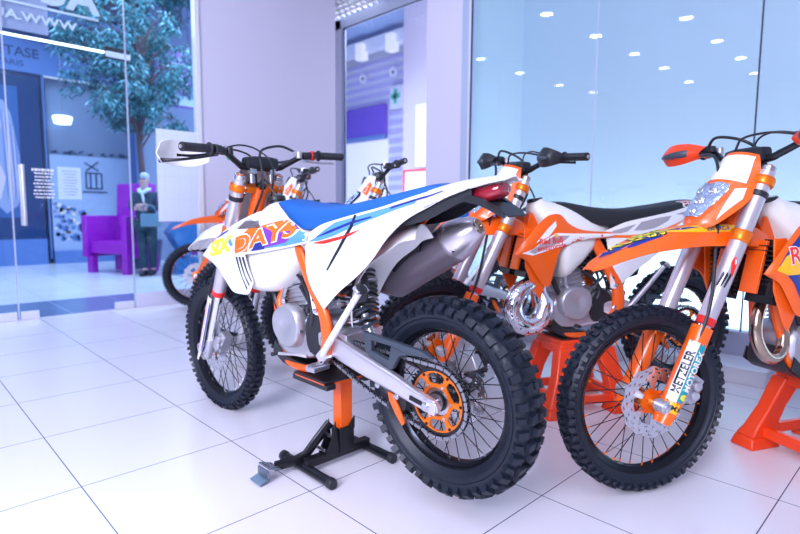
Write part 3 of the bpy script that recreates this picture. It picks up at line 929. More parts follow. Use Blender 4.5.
    def blk(x0, x1, z0, z1, hy, mt, e=5, n=24):
        R = []
        for k, (t, s_) in enumerate(((0, .88), (.06, .97), (.12, 1), (.88, 1), (.94, .97), (1, .88))):
            y = -hy + 2 * hy * t
            R.append([Vector(p) for p in ring_xz((x0 + x1) / 2, (z0 + z1) / 2, (x1 - x0) / 2 * s_, (z1 - z0) / 2 * s_, y, n=n, e=e)])
        mb.rings(R, mt)
    blk(.56, .87, .40, .58, .095, CAST, 3.2)
    blk(.47, .66, .42, .60, .085, CAST, 3.0)
    CY = Matrix.Rotation(.16, 3, 'Y')
    mb.box((.735, 0, .635), (.13, .13, .13), CAST, CY)
    for k in range(7): mb.box(Vector((.725 + .0, 0, .600)) + CY @ Vector((0, 0, .018 * k)), (.150, .150, .006), CAST, CY)
    mb.box((.755, 0, .745), (.135, .15, .075), CAST if st['deco'] == 'main' else BLACKMETAL, CY, .88)
    mb.box((.765, 0, .795), (.11, .12, .03), BLACKMETAL, CY)
    eng = mb.build('engine', root, bevel=.003)
    mb = MB()
    # ignition cover: rounded polygon with raised centre
    def coverring(s_, y): return [Vector((.735 + (x - .735) * s_, y, .535 + (z - .535) * s_)) for x, z in cov]
    cov = crom1(np.array([(.775, .455), (.825, .500), (.835, .565), (.80, .612), (.73, .630), (.665, .605), (.645, .545), (.665, .480), (.71, .447)]), 4, True)[:, :2]
    mb.rings([coverring(1.0, .088), coverring(1.0, .105), coverring(.93, .128), coverring(.86, .134), coverring(.40, .137), coverring(.34, .134)], CAST)
    for k in range(6):
        a = k * PI / 3 + .2
        mb.lathe([(.11, .008), (.126, .008), (.128, .005)], (.738 + .086 * math.cos(a), 0, .538 + .079 * math.sin(a)), (0, 1, 0), STEEL, n=8)
    mb.build('ignition_cover', eng)
    mb = MB()
    cv2 = crom1(np.array([(.640, .46), (.64, .56), (.59, .60), (.52, .57), (.50, .50), (.54, .44), (.60, .425)]), 4, True)[:, :2]
    def cr2(s_, y): return [Vector((.575 + (x - .575) * s_, y, .51 + (z - .51) * s_)) for x, z in cv2]
    mb.rings([cr2(1, .070), cr2(1, .096), cr2(.9, .104)], BLACK)
    mb.build('sprocket_cover', eng)
    mb = MB()
    mb.lathe([(-.085, .085), (-.118, .085), (-.128, .070), (-.130, .03), (-.130, 0)], (.64, 0, .50), (0, 1, 0), CAST, n=36); mb.build('clutch_cover', eng)
    mb = MB()
    mb.tube([(.70, 0, .70), (.62, 0, .725), (.52, 0, .74), (.44, 0, .755)], [.032, .030, .034, .045], BLACK, n=18, smooth=3)
    mb.box((.60, .0, .73), (.07, .09, .08), BLACKMETAL); mb.lathe([(.03, .022), (.062, .022), (.065, .015)], (.60, 0, .735), (0, 1, 0), CAST, n=18)
    mb.build('throttle_body', eng, bevel=.003)
    for pt, r, mt in (([(.90, .06, .70), (.86, .085, .66), (.83, .09, .60), (.80, .085, .565)], .013, BLACK),
                      ([(.68, .08, .70), (.62, .095, .655), (.585, .10, .60), (.60, .10, .55)], .010, BLACK),
                      ([(.72, .075, .76), (.64, .10, .72), (.60, .105, .66), (.62, .10, .60)], .007, BLACK),
                      ([(.56, .05, .83), (.55, .09, .75), (.57, .095, .66), (.64, .10, .62)], .006, BLACK),
                      ([(.66, .095, .80), (.58, .09, .70), (.54, .09, .62), (.55, .09, .54), (.62, .10, .44)], .0055, BLACK),
                      ([(.78, .08, .70), (.79, .095, .64), (.76, .10, .61)], .009, STEEL)):
        mb = MB(); mb.tube(pt, r, mt, n=10, smooth=5); mb.build('engine_hose', eng)
    mb = MB()
    # skid plate under the cradle
    G = [[(.90, y, .50) for y in (-.05, -.025, 0, .025, .05)], [(.87, y, .42) for y in (-.085, -.045, 0, .045, .085)], [(.81, y, .374) for y in (-.10, -.05, 0, .05, .10)], [(.72, y, .362) for y in (-.105, -.05, 0, .05, .105)], [(.63, y, .364) for y in (-.10, -.05, 0, .05, .10)]]
    G = crom2(np.array(G), 4, 2)
    mb.sheet(G, .006, BLACK)
    for sg in (1, -1): mb.prism([(.86, .46), (.875, .41), (.81, .368), (.63, .360), (.64, .380), (.72, .388), (.80, .405)], .098 * sg, .104 * sg, BLACK)
    mb.build('skid_plate', root)
    # ---- exhaust
    if st['exh'] == '2t':
        mb = MB()
        mb.tube([(.80, 0, .62), (.86, .02, .66), (.93, .07, .665), (1.01, .115, .648), (1.085, .136, .605), (1.112, .142, .54), (1.088, .144, .475), (1.025, .144, .445), (.962, .142, .472), (.930, .132, .54), (.935, .100, .60), (.90, .055, .68), (.80, .0, .745), (.62, -.10, .74), (.45, -.13, .72)],
                [.024, .027, .033, .040, .045, .047, .048, .048, .047, .044, .038, .030, .024, .020, .018], CHROME, n=28, smooth=7)
        pp = mb.build('exhaust_pipe', root)
        w_ = MB()
        # weld beads around the expansion chamber
        base = crom1(np.array([(1.01, .115, .648, .040), (1.085, .136, .605, .045), (1.112, .142, .54, .047), (1.088, .144, .475, .048), (1.025, .144, .445, .048), (.962, .142, .472, .047), (.930, .132, .54, .044)]), 4)
        for k in range(0, len(base) - 1, 2):
            p, q = Vector(base[k][:3]), Vector(base[k + 1][:3]); w_.lathe([(-.0015, base[k][3] - .002), (0, base[k][3] + .0016), (.0015, base[k][3] - .002)], p, q - p, CHROME, n=28)
        for k in range(1, 11):
            t = k / 11 * (len(base) - 1); i = int(t); p = Vector(base[i][:3])
            c_ = Vector((1.02, .142, .54)); o_ = (p - c_).normalized()
            w_.box(p + Vector((0, .038, 0)) + o_ * .022, (.004, .010, .016), BLACKMETAL, Matrix.Rotation(-math.atan2(o_.z, o_.x) + PI / 2, 3, 'Y'))
        w_.build('weld_bead', pp)
    else:
        mb = MB()
        if st['deco'] == 'main': mb.tube([(.80, .0, .70), (.86, .01, .71), (.905, .02, .66), (.915, .02, .58), (.885, .0, .50), (.84, -.05, .46), (.80, -.10, .50), (.78, -.12, .60), (.68, -.125, .68), (.50, -.13, .69), (.40, -.13, .705)], .019, STEEL, n=20, smooth=6)
        else: mb.tube([(.80, .02, .70), (.88, .035, .72), (.960, .055, .70), (1.020, .070, .64), (1.035, .078, .56), (1.000, .082, .488), (.945, .080, .462), (.890, .070, .485), (.865, .055, .56), (.86, .02, .66), (.80, -.07, .72), (.66, -.125, .70), (.50, -.13, .69), (.40, -.13, .705)],
                [.019, .020, .021, .022, .023, .024, .024, .023, .022, .021, .021, .021, .022, .024], STEEL if st['deco'] != 'R' else BRASS, n=20, smooth=6)
        mb.build('exhaust_pipe', root)
    mb = MB()
    a, b = Vector((.385, -.150, .700)), Vector((-.015, -.155, .905)); d = (b - a).normalized()
    L = (b - a).length
    u = (Vector((0, 1, 0)) - d * d.y).normalized()
    prof = [(-.06, .024), (-.045, .030), (0, .062), (.012, .070), (.016, .072), (L - .11, .076), (L - .105, .0785), (L - .095, .0785), (L - .09, .076)]
    mb.lathe(prof, a, d, TITAN, n=36, sx=.90, u=u)
    muf = mb.build('muffler', root)
    mb = MB()
    mb.lathe([(L - .10, .076), (L - .05, .072), (L - .01, .056), (L + .02, .040), (L + .026, .034), (L + .026, .028), (L + .018, .026), (L - .02, .024)], a, d, mat('end_cap_metal', (.66, .62, .68), .3, .8), n=36, sx=.92, u=u)
    mb.lathe([(L - .02, .0245), (L - .02, 0)], a, d, BLACK, n=24, u=u)
    mb.lathe([(L + .020, .030), (L + .030, .028), (L + .028, .022), (L + .01, .021)], a, d, BRASS, n=24, u=u)
    for k in range(5):
        th = k * 2 * PI / 5 + .6; w2 = d.cross(u)
        mb.lathe([(0, .005), (.004, .005)], a + d * (L - .075) + (u * math.cos(th) * .92 + w2 * math.sin(th)) * .073, (u * math.cos(th) + w2 * math.sin(th)), STEEL, n=8)
    mb.build('muffler_end_cap', muf)
    mb = MB()
    mb.box((.20, -.095, .865), (.05, .03, .07), BLACK); mb.box((.265, -.092, .81), (.15, .018, .03), BLACK, Matrix.Rotation(.72, 3, 'Y'))
    mb.lathe([(0, .009), (.008, .009)], (.20, -.08, .875), (0, 1, 0), STEEL, n=8)
    mb.build('muffler_bracket', root, bevel=.004)
    # ---- tank
    mb = MB()
    R = []
    FRONT = ((1.10, .80, .05, .09, 2.4), (1.07, .81, .11, .125, 2.8), (1.0, .82, .155, .155, 3.0), (.92, .835, .170, .163, 4.2)) if st['deco'] == 'main' else ((.955, 1.00, .012, .03, 2.4), (.94, 1.00, .028, .065, 2.8), (.91, .985, .055, .095, 2.8), (.87, .94, .09, .125, 3.0))
    for x, zc, hz, hy, e in FRONT + ((.82, .850, .178, .160, 4.4), (.73, .872, .158, .150, 4.2), (.66, .890, .120, .135, 3.4), (.58, .91, .06, .11, 2.6), (.52, .92, .03, .08, 2.4)):
        R.append([(x, 0, 0)] and [Vector(p) for p in ring_yz(x, 0, zc, hy, hz, n=32, e=e)])
    A_ = np.array([[list(p) for p in r] for r in R]); A_ = crom1(A_, 4)
    # the top narrows between the shrouds and rises to the filler
    for r in A_:
        for p in r:
            k = max(0, (p[2] - .90) / .12)
            p[1] *= 1 - .38 * min(1, k)
            p[2] += .045 * max(0, 1 - abs(p[0] - .90) / .22) * min(1, k) * (1 - min(1, abs(p[1]) / .14) ** 2)
    mb.rings([[Vector(p) for p in r] for r in A_], TANK)
    tk = mb.build('fuel_tank', root, angle=60)
    mb = MB(); mb.lathe([(-.02, .030), (.0, .030), (.002, .040), (.016, .040), (.020, .036), (.020, 0)], (.915, 0, 1.058), (.15, 0, 1), BLACK, n=28); mb.tube([(.915, 0, 1.075), (.95, .01, 1.13), (.985, .015, 1.16), (1.01, .02, 1.14)], .004, BLACK, n=8, smooth=4); mb.build('filler_cap', tk)
    # ---- radiator and white/black louvres
    mb = MB()
    for sg in (1, -1):
        mb.box((1.00, .085 * sg, .80), (.035, .11, .24), BLACKMETAL, Matrix.Rotation(-.25, 3, 'Y'))
        for k in range(12): mb.box((1.022 + .0, .085 * sg, .70 + k * .018), (.02, .115, .004), BLACK, Matrix.Rotation(-.25, 3, 'Y'))
    mb.build('radiator', root)
    if st['deco'] != 'main':
        for sg in (1, -1):
            mb = MB(); R_ = Matrix.Rotation(-.25, 3, 'Y')
            mb.box((1.040, .060 * sg, .82), (.014, .07, .20), FRAME, R_)
            mb.prism([(1.06, .93), (1.00, .93), (.93, .66), (.97, .58), (1.0, .62), (1.05, .74)], .145 * sg, .152 * sg, FRAME)
            mb.build('radiator_guard', root, bevel=.002)
    # ---- shrouds
    for sg in (1, -1):
        mb = MB()
        if st['deco'] == 'main':
            Tp = [(1.285, .165, .832), (1.20, .178, .885), (1.106, .182, .925), (1.03, .180, .953), (.94, .172, .982), (.85, .158, 1.008), (.77, .140, 1.018), (.69, .128, .992), (.60, .124, .940), (.555, .122, .915)]
            Lo = [(1.285, .166, .824), (1.22, .182, .820), (1.13, .192, .822), (1.04, .194, .827), (.95, .192, .834), (.86, .184, .842), (.78, .174, .850), (.70, .160, .860), (.62, .146, .871), (.555, .130, .880)]
            G = [[t, tuple(.67 * np.array(t) + .33 * np.array(l) + np.array([0, .010, 0])), tuple(.33 * np.array(t) + .67 * np.array(l) + np.array([0, .010, 0])), l] for t, l in zip(Tp, Lo)]
            G = crom2(np.array(G), 4, 4)
            mb.sheet(G if sg == 1 else G * [1, -1, 1], .004 * -sg * -1, WHITE, inward=(0, -sg, 0))
            L2 = [(1.285, .165, .822), (1.20, .178, .80), (1.14, .180, .765), (1.09, .178, .715), (1.045, .174, .672), (.985, .172, .664), (.93, .168, .668), (.89, .166, .72)]
            U2 = [(1.285, .164, .826), (1.23, .182, .824), (1.16, .190, .824), (1.10, .193, .826), (1.045, .194, .829), (.99, .193, .832), (.94, .191, .836), (.91, .188, .838)]
            G2 = [[t, tuple((np.array(t) + np.array(l)) / 2 + np.array([0, .004, 0])), l] for t, l in zip(U2, L2)]
            G2 = crom2(np.array(G2), 4, 5)
            mb.sheet(G2 if sg == 1 else G2 * [1, -1, 1], .004, WHITE, inward=(0, -sg, 0))
            tr = mb.bvh(); fr = ((0, 0, 0), (1, 0, 0), (0, 0, 1), (0, sg, 0))
            def dp(poly, m_, off=.0012): dpoly(mb, tr, poly, m_, off, fr)
            dp([(.80, .86), (.66, .872), (.56, .888), (.50, .90), (.56, .93), (.60, .938), (.69, .93)], SKY)
            dp([(.965, .850), (.86, .856), (.74, .872), (.66, .885), (.63, .905), (.60, .935), (.635, .962), (.70, .965), (.88, .940), (.915, .90)], PURPLE, .0016)
            dp([(.985, .846), (.975, .878), (.935, .905), (.87, .948), (.80, .952), (.80, .93), (.845, .915), (.84, .90), (.87, .87), (.885, .850)], ORANGEG, .002)
            dp([(.86, .852), (.78, .860), (.765, .90), (.80, .915)], NAVY, .0018)
            dp([(.80, .955), (.70, .972), (.60, .974), (.585, .955), (.64, .930), (.72, .925)], ORANGEG, .0018)
            dp([(1.19, .838), (1.165, .870), (1.145, .900), (1.08, .90), (1.01, .925), (.985, .928), (.99, .90), (1.0, .86), (1.09, .838)], WHITEG, .0012)
            if sg == 1:
                V, F_ = text2d('SIX', .085, .06, .25, seg=.02, space=.95)
                r_ = Vector((-1, .16)).normalized()
                decal(mb, tr, [(1.095 + r_.x * a * 1.5, .868 + r_.y * a * 1.5 + b) for a, b in V], F_, YELLOW, fr, .0022)
            dp([(1.03, .915), (1.0, .920), (.975, .880), (.99, .872), (1.01, .89)], SKY, .002)
            dp([(1.185, .893), (1.12, .932), (1.06, .956), (.97, .982), (.91, .998), (.93, .987), (1.0, .963), (1.09, .926), (1.165, .886)], MAGENTA, .002)
            dp([(1.13, .906), (1.08, .928), (1.02, .945), (1.02, .938), (1.08, .918)], NAVY, .002)
            # DAYS lettering
            V, F_ = text2d('DAYS', .105, .05, .18, seg=.02, space=.94)
            if sg == -1: pass
            P_ = [(-x, z) for x, z in V]
            F3 = F_
            ang = (-1, .17)
            def pl(V, at, s_): 
                r = Vector((-1, .20)).normalized(); u_ = Vector((.0, 1))
                return [(at[0] + r.x * x * 1.35 * s_ + u_.x * z, at[1] + r.y * x * 1.35 * s_ + u_.y * z * .80) for x, z in V]
            if sg == 1:
                V, F_ = text2d('DAYS', .120, .055, .15, seg=.02, space=.94)
                decal(mb, tr, pl(V, (.795, .906), 1), F_, WHITEG, fr, .0026)
                V, F_ = text2d('DAYS', .112, .030, .15, seg=.02, space=1.0)
                decal(mb, tr, pl(V, (.795, .906), .98), F_, ORANGEG, fr, .0034)
            # vent slots
            for k in range(7):
                z = .945 + k * .0045
                dp([(.945 - k * .006, z), (.805 + k * .002, z + .002), (.803 + k * .002, z + .0045), (.94 - k * .006, z + .003)], BLACKG, .0024)
            dp([(.958, .945), (.80, .948), (.803, .958), (.87, .985), (.90, .982), (.955, .952)], GREYG, .0018)
            for k in range(3):
                x = .972 - k * .022
                dpoly(mb, tr, [(x, .828), (x - .014, .829), (x - .032, .70), (x - .036, .685), (x - .044, .690)], BLACKG, .0016, fr)
            o = mb.build('radiator_shroud', root, angle=50)
            tag(o, 'white shroud with orange, purple and yellow DAYS graphics')
        else:
            Tp = [(1.115, .160, .808), (1.06, .172, .880), (1.00, .176, .945), (.94, .172, .990), (.87, .165, .995), (.815, .158, .950), (.74, .150, .918), (.64, .140, .905), (.54, .130, .900)]
            Lo = [(1.105, .160, .800), (1.05, .170, .770), (1.00, .172, .700), (.958, .170, .648), (.920, .170, .655), (.880, .172, .80), (.79, .166, .855), (.66, .152, .868), (.54, .135, .872)]
            G = [[t, tuple(.67 * np.array(t) + .33 * np.array(l) + np.array([0, .012, 0])), tuple(.33 * np.array(t) + .67 * np.array(l) + np.array([0, .012, 0])), l] for t, l in zip(Tp, Lo)]
            G = crom2(np.array(G), 4, 5)
            mb.sheet(G if sg == 1 else G * [1, -1, 1], .004, ORANGE, inward=(0, -sg, 0))
            tr = mb.bvh(); fr = ((0, 0, 0), (1, 0, 0), (0, 0, 1), (0, sg, 0))
            def dp(poly, m_, off=.0012): dpoly(mb, tr, poly, m_, off, fr)
            if st['deco'] == 'M':
                dp([(1.085, .812), (1.03, .830), (.97, .872), (.90, .905), (.80, .900), (.62, .893), (.54, .892), (.54, .882), (.70, .872), (.85, .842), (.93, .826), (1.03, .800)], WHITEG)
                dp([(1.05, .818), (.985, .855), (.91, .892), (.82, .890), (.86, .862), (.95, .835), (1.02, .808)], GREYG, .0018)
                dp([(1.015, .86), (.95, .925), (.90, .965), (.895, .94), (.94, .89)], WHITEG, .0018)
                if sg == 1:
                    f2 = ((0, 0, 0), (-1, 0, 0), (0, 0, 1), (0, 1, 0)); dtext(mb, tr, 'Red Bull', (-.930, .868), .040, (1, .07), REDG, .0026, f2, bold=.03)
                    dtext(mb, tr, 'enduroride', (-.925, .838), .036, (1, .10), REDG, .0026, f2, bold=.02)
                    dp([(.90 + .010 * math.cos(k * PI / 4), .893 + .010 * math.sin(k * PI / 4)) for k in range(8)], GYELLOW, .0024)
            elif st['deco'] == 'R':
                dp([(1.07, .835), (1.02, .90), (.96, .955), (.90, .965), (.84, .94), (.80, .86), (.86, .83), (.90, .74), (.95, .70), (1.0, .77)], NAVY)
                dp([(1.08, .82), (1.04, .868), (.98, .90), (.93, .87), (.94, .82), (.98, .80), (1.03, .80)], GYELLOW, .0018)
                if sg == 1:
                    f2 = ((0, 0, 0), (-1, 0, 0), (0, 0, 1), (0, 1, 0))
                    dtext(mb, tr, 'Red', (-.96, .872), .085, (1, .12), WHITEG, .0024, f2, bold=.05)
                    dtext(mb, tr, 'Bull', (-.90, .815), .085, (1, .12), WHITEG, .0024, f2, bold=.05)
                    dtext(mb, tr, 'Red', (-.96, .872), .085, (1, .12), REDG, .0032, f2, bold=.015)
                    dtext(mb, tr, 'Bull', (-.90, .815), .085, (1, .12), REDG, .0032, f2, bold=.015)
            o = mb.build('radiator_shroud', root, angle=50)
            tag(o, 'orange shroud with red and white lettering')
    # ---- seat
    mb = MB()
    S_ = [(.865, 1.045, 1.030, .030), (.83, 1.058, 1.022, .060), (.76, 1.058, .998, .086), (.69, 1.045, .965, .104), (.60, 1.030, .935, .116), (.50, 1.022, .938, .124), (.38, 1.021, .960, .128), (.26, 1.032, .980, .124), (.14, 1.046, .998, .112), (.04, 1.060, 1.020, .098), (-.03, 1.064, 1.035, .080), (-.07, 1.056, 1.042, .060)]
    R = []
    for x, zt, zb, hw in S_:
        R.append([(x, y, z) for y, z in ((-hw * .98, zb), (-hw * 1.0, zb + (zt - zb) * .4), (-hw * .93, zb + (zt - zb) * .75), (-hw * .70, zt - .006), (-hw * .3, zt), (0, zt + .001), (hw * .3, zt), (hw * .70, zt - .006), (hw * .93, zb + (zt - zb) * .75), (hw, zb + (zt - zb) * .4), (hw * .98, zb), (0, zb + .002))])
    A_ = crom1(np.array(R), 5)
    mb.rings([[Vector(p) for p in r] for r in A_], st['seat'])
    sobj = mb.build('seat', root, angle=70)
    if st['deco'] == 'M':
        tr = mb.bvh(); d_ = MB(); en = Vector((-.2, .55, .8)).normalized(); ea = Vector((-1, 0, 0)); ea = (ea - en * ea.dot(en)).normalized(); eb = en.cross(ea)
        fr = (Vector((.03, .07, 1.03)), ea, eb, en)
        dpoly(d_, tr, [(-.05, -.03), (.05, -.03), (.05, .03), (-.05, .03)], WHITEG, .001, fr)
        dtext(d_, tr, 'READY', (0, .012), .028, (1, 0), REDG, .0018, fr, bold=.03); dtext(d_, tr, 'TO RACE', (0, -.014), .022, (1, 0), REDG, .0018, fr, bold=.03)
        d_.build('seat_tag', sobj)
    # ---- side panels
    for sg in (1, -1):
        mb = MB()
        Tp = [(.578, .118, .905), (.53, .128, .925), (.46, .132, .950), (.36, .132, .968), (.26, .128, .984), (.16, .118, 1.000), (.05, .104, 1.024), (-.06, .090, 1.044), (-.18, .078, 1.056), (-.30, .066, 1.062), (-.36, .050, 1.060)]
        Lo = [(.545, .134, .610), (.515, .136, .604), (.47, .138, .634), (.385, .138, .700), (.30, .136, .752), (.215, .132, .815), (.140, .120, .895), (.05, .106, .960), (-.10, .090, 1.012), (-.24, .075, 1.040), (-.36, .052, 1.054)]
        G = []
        for i, (t, l) in enumerate(zip(Tp, Lo)):
            bl = .014 if i < 7 else .004
            G.append([t, tuple(.75 * np.array(t) + .25 * np.array(l) + np.array([0, bl * .8, 0])), tuple(.5 * np.array(t) + .5 * np.array(l) + np.array([0, bl, 0])), tuple(.25 * np.array(t) + .75 * np.array(l) + np.array([0, bl * .6, 0])), l])
        G = crom2(np.array(G), 4, 3)
        mb.sheet(G if sg == 1 else G * [1, -1, 1], .004, WHITE, inward=(0, -sg, 0))
        tr = mb.bvh(); fr = ((0, 0, 0), (1, 0, 0), (0, 0, 1), (0, sg, 0))
        def dp(poly, m_, off=.0012): dpoly(mb, tr, poly, m_, off, fr)
        if st['deco'] == 'main':
            dp([(.548, .885), (.50, .900), (.44, .930), (.386, .954), (.30, .968), (.216, .982), (.10, 1.002), (.02, 1.016), (.02, 1.004), (.10, .985), (.235, .950), (.391, .905), (.47, .890)], SKY)
            dp([(.50, .900), (.42, .925), (.30, .955), (.20, .970), (.20, .965), (.30, .945), (.42, .915)], NAVY, .0018)
            dp([(.12, .998), (.0, 1.022), (-.10, 1.038), (-.10, 1.034), (.0, 1.015), (.12, .990)], NAVY, .0018)
            dp([(.520, .880), (.43, .893), (.34, .906), (.237, .930), (.30, .905), (.35, .893), (.44, .878)], REDG, .0018)
            dp([(.284, .979), (.30, .940), (.36, .865), (.432, .782), (.424, .780), (.345, .862), (.286, .935), (.272, .977)], BLACKG, .0018)
            dp([(.0, .990), (-.16, 1.030), (-.30, 1.050), (-.30, 1.046), (-.16, 1.022), (.0, .980)], GREYG, .0018)
        else:
            dp([(.55, .885), (.46, .882), (.35, .885), (.25, .905), (.15, .935), (.05, .972), (.05, .962), (.15, .922), (.25, .893), (.35, .872), (.46, .868), (.55, .870)], ORANGEG)
            dp([(.54, .905), (.46, .925), (.40, .938), (.46, .900), (.50, .892), (.54, .892)], GREYG)
            dp([(.37, .948), (.26, .968), (.17, .978), (.20, .950), (.29, .915), (.36, .905), (.42, .905)], GREYG)
            dp([(.14, .985), (.05, 1.005), (-.05, 1.025), (-.02, 1.005), (.06, .978)], GREYG)
        mb.lathe([(.13, .009), (.147, .009), (.149, .006)], (.520, 0, .622), (0, sg, 0), STEEL, n=12)
        tag(tailfit(mb).build('side_panel', root, angle=50), 'white side panel with coloured stripes')
    # ---- inner mud guard over the rear wheel
    mb = MB()
    G = []
    for x, z, hw in ((.47, .60, .050), (.45, .68, .065), (.40, .77, .078), (.33, .845, .080), (.24, .895, .076), (.15, .925, .066), (.09, .935, .050)):
        G.append([(x - .05 * (abs(u) ** 2) * (1 if x > .15 else .2), hw * u, z - .05 * abs(u) ** 2) for u in (-1, -.6, 0, .6, 1)])
    mb.sheet(crom2(np.array(G), 3, 3), .004, WHITE if st['deco'] == 'main' else BLACK)
    mb.prism([(.32, .66), (.40, .64), (.41, .70), (.355, .765), (.32, .765), (.305, .72)], .055, .062, BLACK); mb.lathe([(.060, .011), (.070, .011)], (.345, 0, .735), (0, 1, 0), STEEL, n=10)
    mb.build('mud_guard', root)
    # ---- rear fender, black underside, tail lamp
    mb = MB(); G = []
    for x, z, hw in ((.10, 1.030, .095), (.0, 1.046, .085), (-.10, 1.060, .074), (-.20, 1.066, .066), (-.30, 1.068, .056), (-.37, 1.064, .040)):
        G.append([(x + (.02 * u * u if x < -.3 else 0), hw * u, z - .012 * abs(u) ** 2) for u in (-1, -.75, -.3, 0, .3, .75, 1)])
    mb.sheet(crom2(np.array(G), 4, 2), -.005, WHITE)
    tailfit(mb).build('rear_fender', root)
    mb = MB()
    for sg in (1, -1):
        Tp = [(.19, .100 * sg, .955), (.10, .098 * sg, .975), (.0, .088 * sg, 1.005), (-.12, .078 * sg, 1.028), (-.22, .070 * sg, 1.042)]
        Lo = [(.19, .088 * sg, .930), (.10, .088 * sg, .932), (.0, .082 * sg, .948), (-.12, .074 * sg, .985), (-.22, .066 * sg, 1.012)]
        mb.sheet(crom2(np.array([[t, l] for t, l in zip(Tp, Lo)]), 3, 3), .004 * sg, BLACK)
    mb.sheet(crom2(np.array([[(.16, y, .945), (.0, y, .985), (-.12, y, 1.012), (-.22, y, 1.035)] for y in (-.08, 0, .08)]), 3, 3), .004, BLACK)
    tailfit(mb).build('tail_liner', root)
    mb = MB()
    mb.rings([[Vector(p) for p in ring_yz(x, 0, z, hy, hz, n=20, e=4)] for x, z, hy, hz in ((-.16, 1.018, .042, .014), (-.20, 1.018, .046, .024), (-.27, 1.022, .044, .026), (-.315, 1.030, .036, .020), (-.325, 1.032, .030, .012))], REDLENS)
    for k in range(4): mb.lathe([(0, .009), (.004, .010), (.006, .006)], (-.322 + abs(k - 1.5) * .002, -.024 + k * .016, 1.031), (-1, 0, .1), REDLENS, n=10)
    tag(tailfit(mb).build('tail_light', root, angle=40), 'dark red tail light')
    mb = MB()
    mb.sheet(crom2(np.array([[(-.17, y, 1.000), (-.27, y * .95, .992), (-.33, y * .8, .975), (-.385, y * .6, .945)] for y in (-.072, -.03, .03, .072)]), 3, 3), .006, BLACK)
    for sg in (1, -1): mb.prism([(-.12, 1.012), (-.17, 1.028), (-.28, 1.006), (-.36, .964), (-.385, .945), (-.27, .985)], .050 * sg, .070 * sg, BLACK)
    tailfit(mb, .70).build('plate_holder', root)
    # ---- shock
    mb = MB()
    s0, s1 = Vector((.37, -.01, .50)), Vector((.52, -.01, .86))
    mb.tube([s0, s1], .018, STEEL, n=14); mb.tube([s0.lerp(s1, .62), s1], .030, BLACK, n=16)
    pts = []
    dd = (s1 - s0); dl = dd.normalized(); ua = Vector((0, 1, 0)); ub = dl.cross(ua)
    for k in range(160):
        t = k / 159; a = t * 2 * PI * 8
        pts.append(s0 + dd * (.12 + .62 * t) + (ua * math.cos(a) + ub * math.sin(a)) * .038)
    mb.tube(pts, .0062, GREYBLUE, n=8)
    mb.tube([s0.lerp(s1, .75) + Vector((-.03, .05, 0)), s1 + Vector((-.03, .05, 0))], .02, ALU, n=14)
    mb.build('rear_shock', root)
    # rear brake
    mb = MB(); mb.box((-.03, -.075, .445), (.09, .045, .05), CAST, Matrix.Rotation(.3, 3, 'Y'), .85); mb.box((.05, -.085, .40), (.08, .012, .06), CAST)
    mb.build('rear_brake_caliper', root, bevel=.004)
    # hoses and connectors in front of the rear wheel
    mb = MB()
    rnd = random.Random(3)
    for k in range(12):
        z = .55 + .018 * k
        mb.tube([(.47, .05, z), (.42, .03 + .02 * rnd.random(), z + .02 * rnd.random()), (.36 + .03 * rnd.random(), -.02, z + .02), (.39, -.07, z)], .0045 + .002 * rnd.random(), (BLACK, STEEL, BLACK, GREYBLUE)[k % 4], n=6, smooth=4)
    mb.build('wiring_loom', root)
    if st['deco'] == 'main':
        mb = MB(); mb.tube([(.80, .075, .680), (.815, .090, .640), (.80, .10, .590), (.785, .10, .565)], [.012, .016, .015, .010], ORANGE, n=14, smooth=4)
        tag(mb.build('coolant_guard', root), 'orange coolant pipe guard')
    return root

BASE = dict(steer=0.0, nip=STEEL, clampsilver=False, hg='none', hgmat=BLACK, hglabel='black hand guard')
st_main = dict(BASE, steer=-.023, deco='main', fender=WHITE, mask=WHITE, guard=WHITE, guard_label='white fork guard with dark stripes', guard_stripe=True, seat=BLUESEAT, exh='4t', hg='left', hgmat=WHITE, hglabel='broad white hand guard', green=True, clampsilver=True)
st_R = dict(BASE, steer=-.055, deco='R', nip=ANOD, fender=ORANGE, mask=ORANGE, guard=ORANGE, guard_label='orange fork guard with oil and tyre stickers', guard_text=True, wp=True, seat=BLACKSEAT, exh='4t', hg='both', hgmat=REDSTAND, hglabel='orange-red hand guard')
st_M = dict(BASE, steer=.115, deco='M', nip=ANOD, fender=ORANGE, mask=ORANGE, guard=ORANGE, guard_label='orange fork guard', seat=BLACKSEAT, exh='2t', hg='both', hgs=.62, hgmat=BLACK, hglabel='black hand guard')

def pose(o, q):
    x, y, yaw, pitch, lean, z = q
    o.matrix_world = Matrix.Translation((x, y, z)) @ Matrix.Rotation(yaw, 4, 'Z') @ Matrix.Rotation(pitch, 4, 'Y') @ Matrix.Rotation(lean, 4, 'X')

STEERED = ('front_wheel', 'fork_leg', 'lower_triple_clamp', 'upper_triple_clamp', 'fork_strap', 'handlebar', 'cable', 'brake_caliper', 'front_fender', 'headlight_mask', 'hand_guard')
def copy_bike(src, q, label, steer, group=None, skip=()):
    r = src.copy(); COL.objects.link(r); r['label'] = label
    if group: r['group'] = group
    elif 'group' in r: del r['group']
    sm = steer_matrix(steer)
    for ch in list(src.children):
        if ch.name.split('.')[0] in skip: continue
        c = ch.copy(); COL.objects.link(c); c.parent = r
        if ch.name.split('.')[0] in STEERED: c.matrix_basis = sm
        for g in list(ch.children):
            if g.name.split('.')[0] in skip: continue
            d = g.copy(); COL.objects.link(d); d.parent = c
    pose(r, q)
    return r

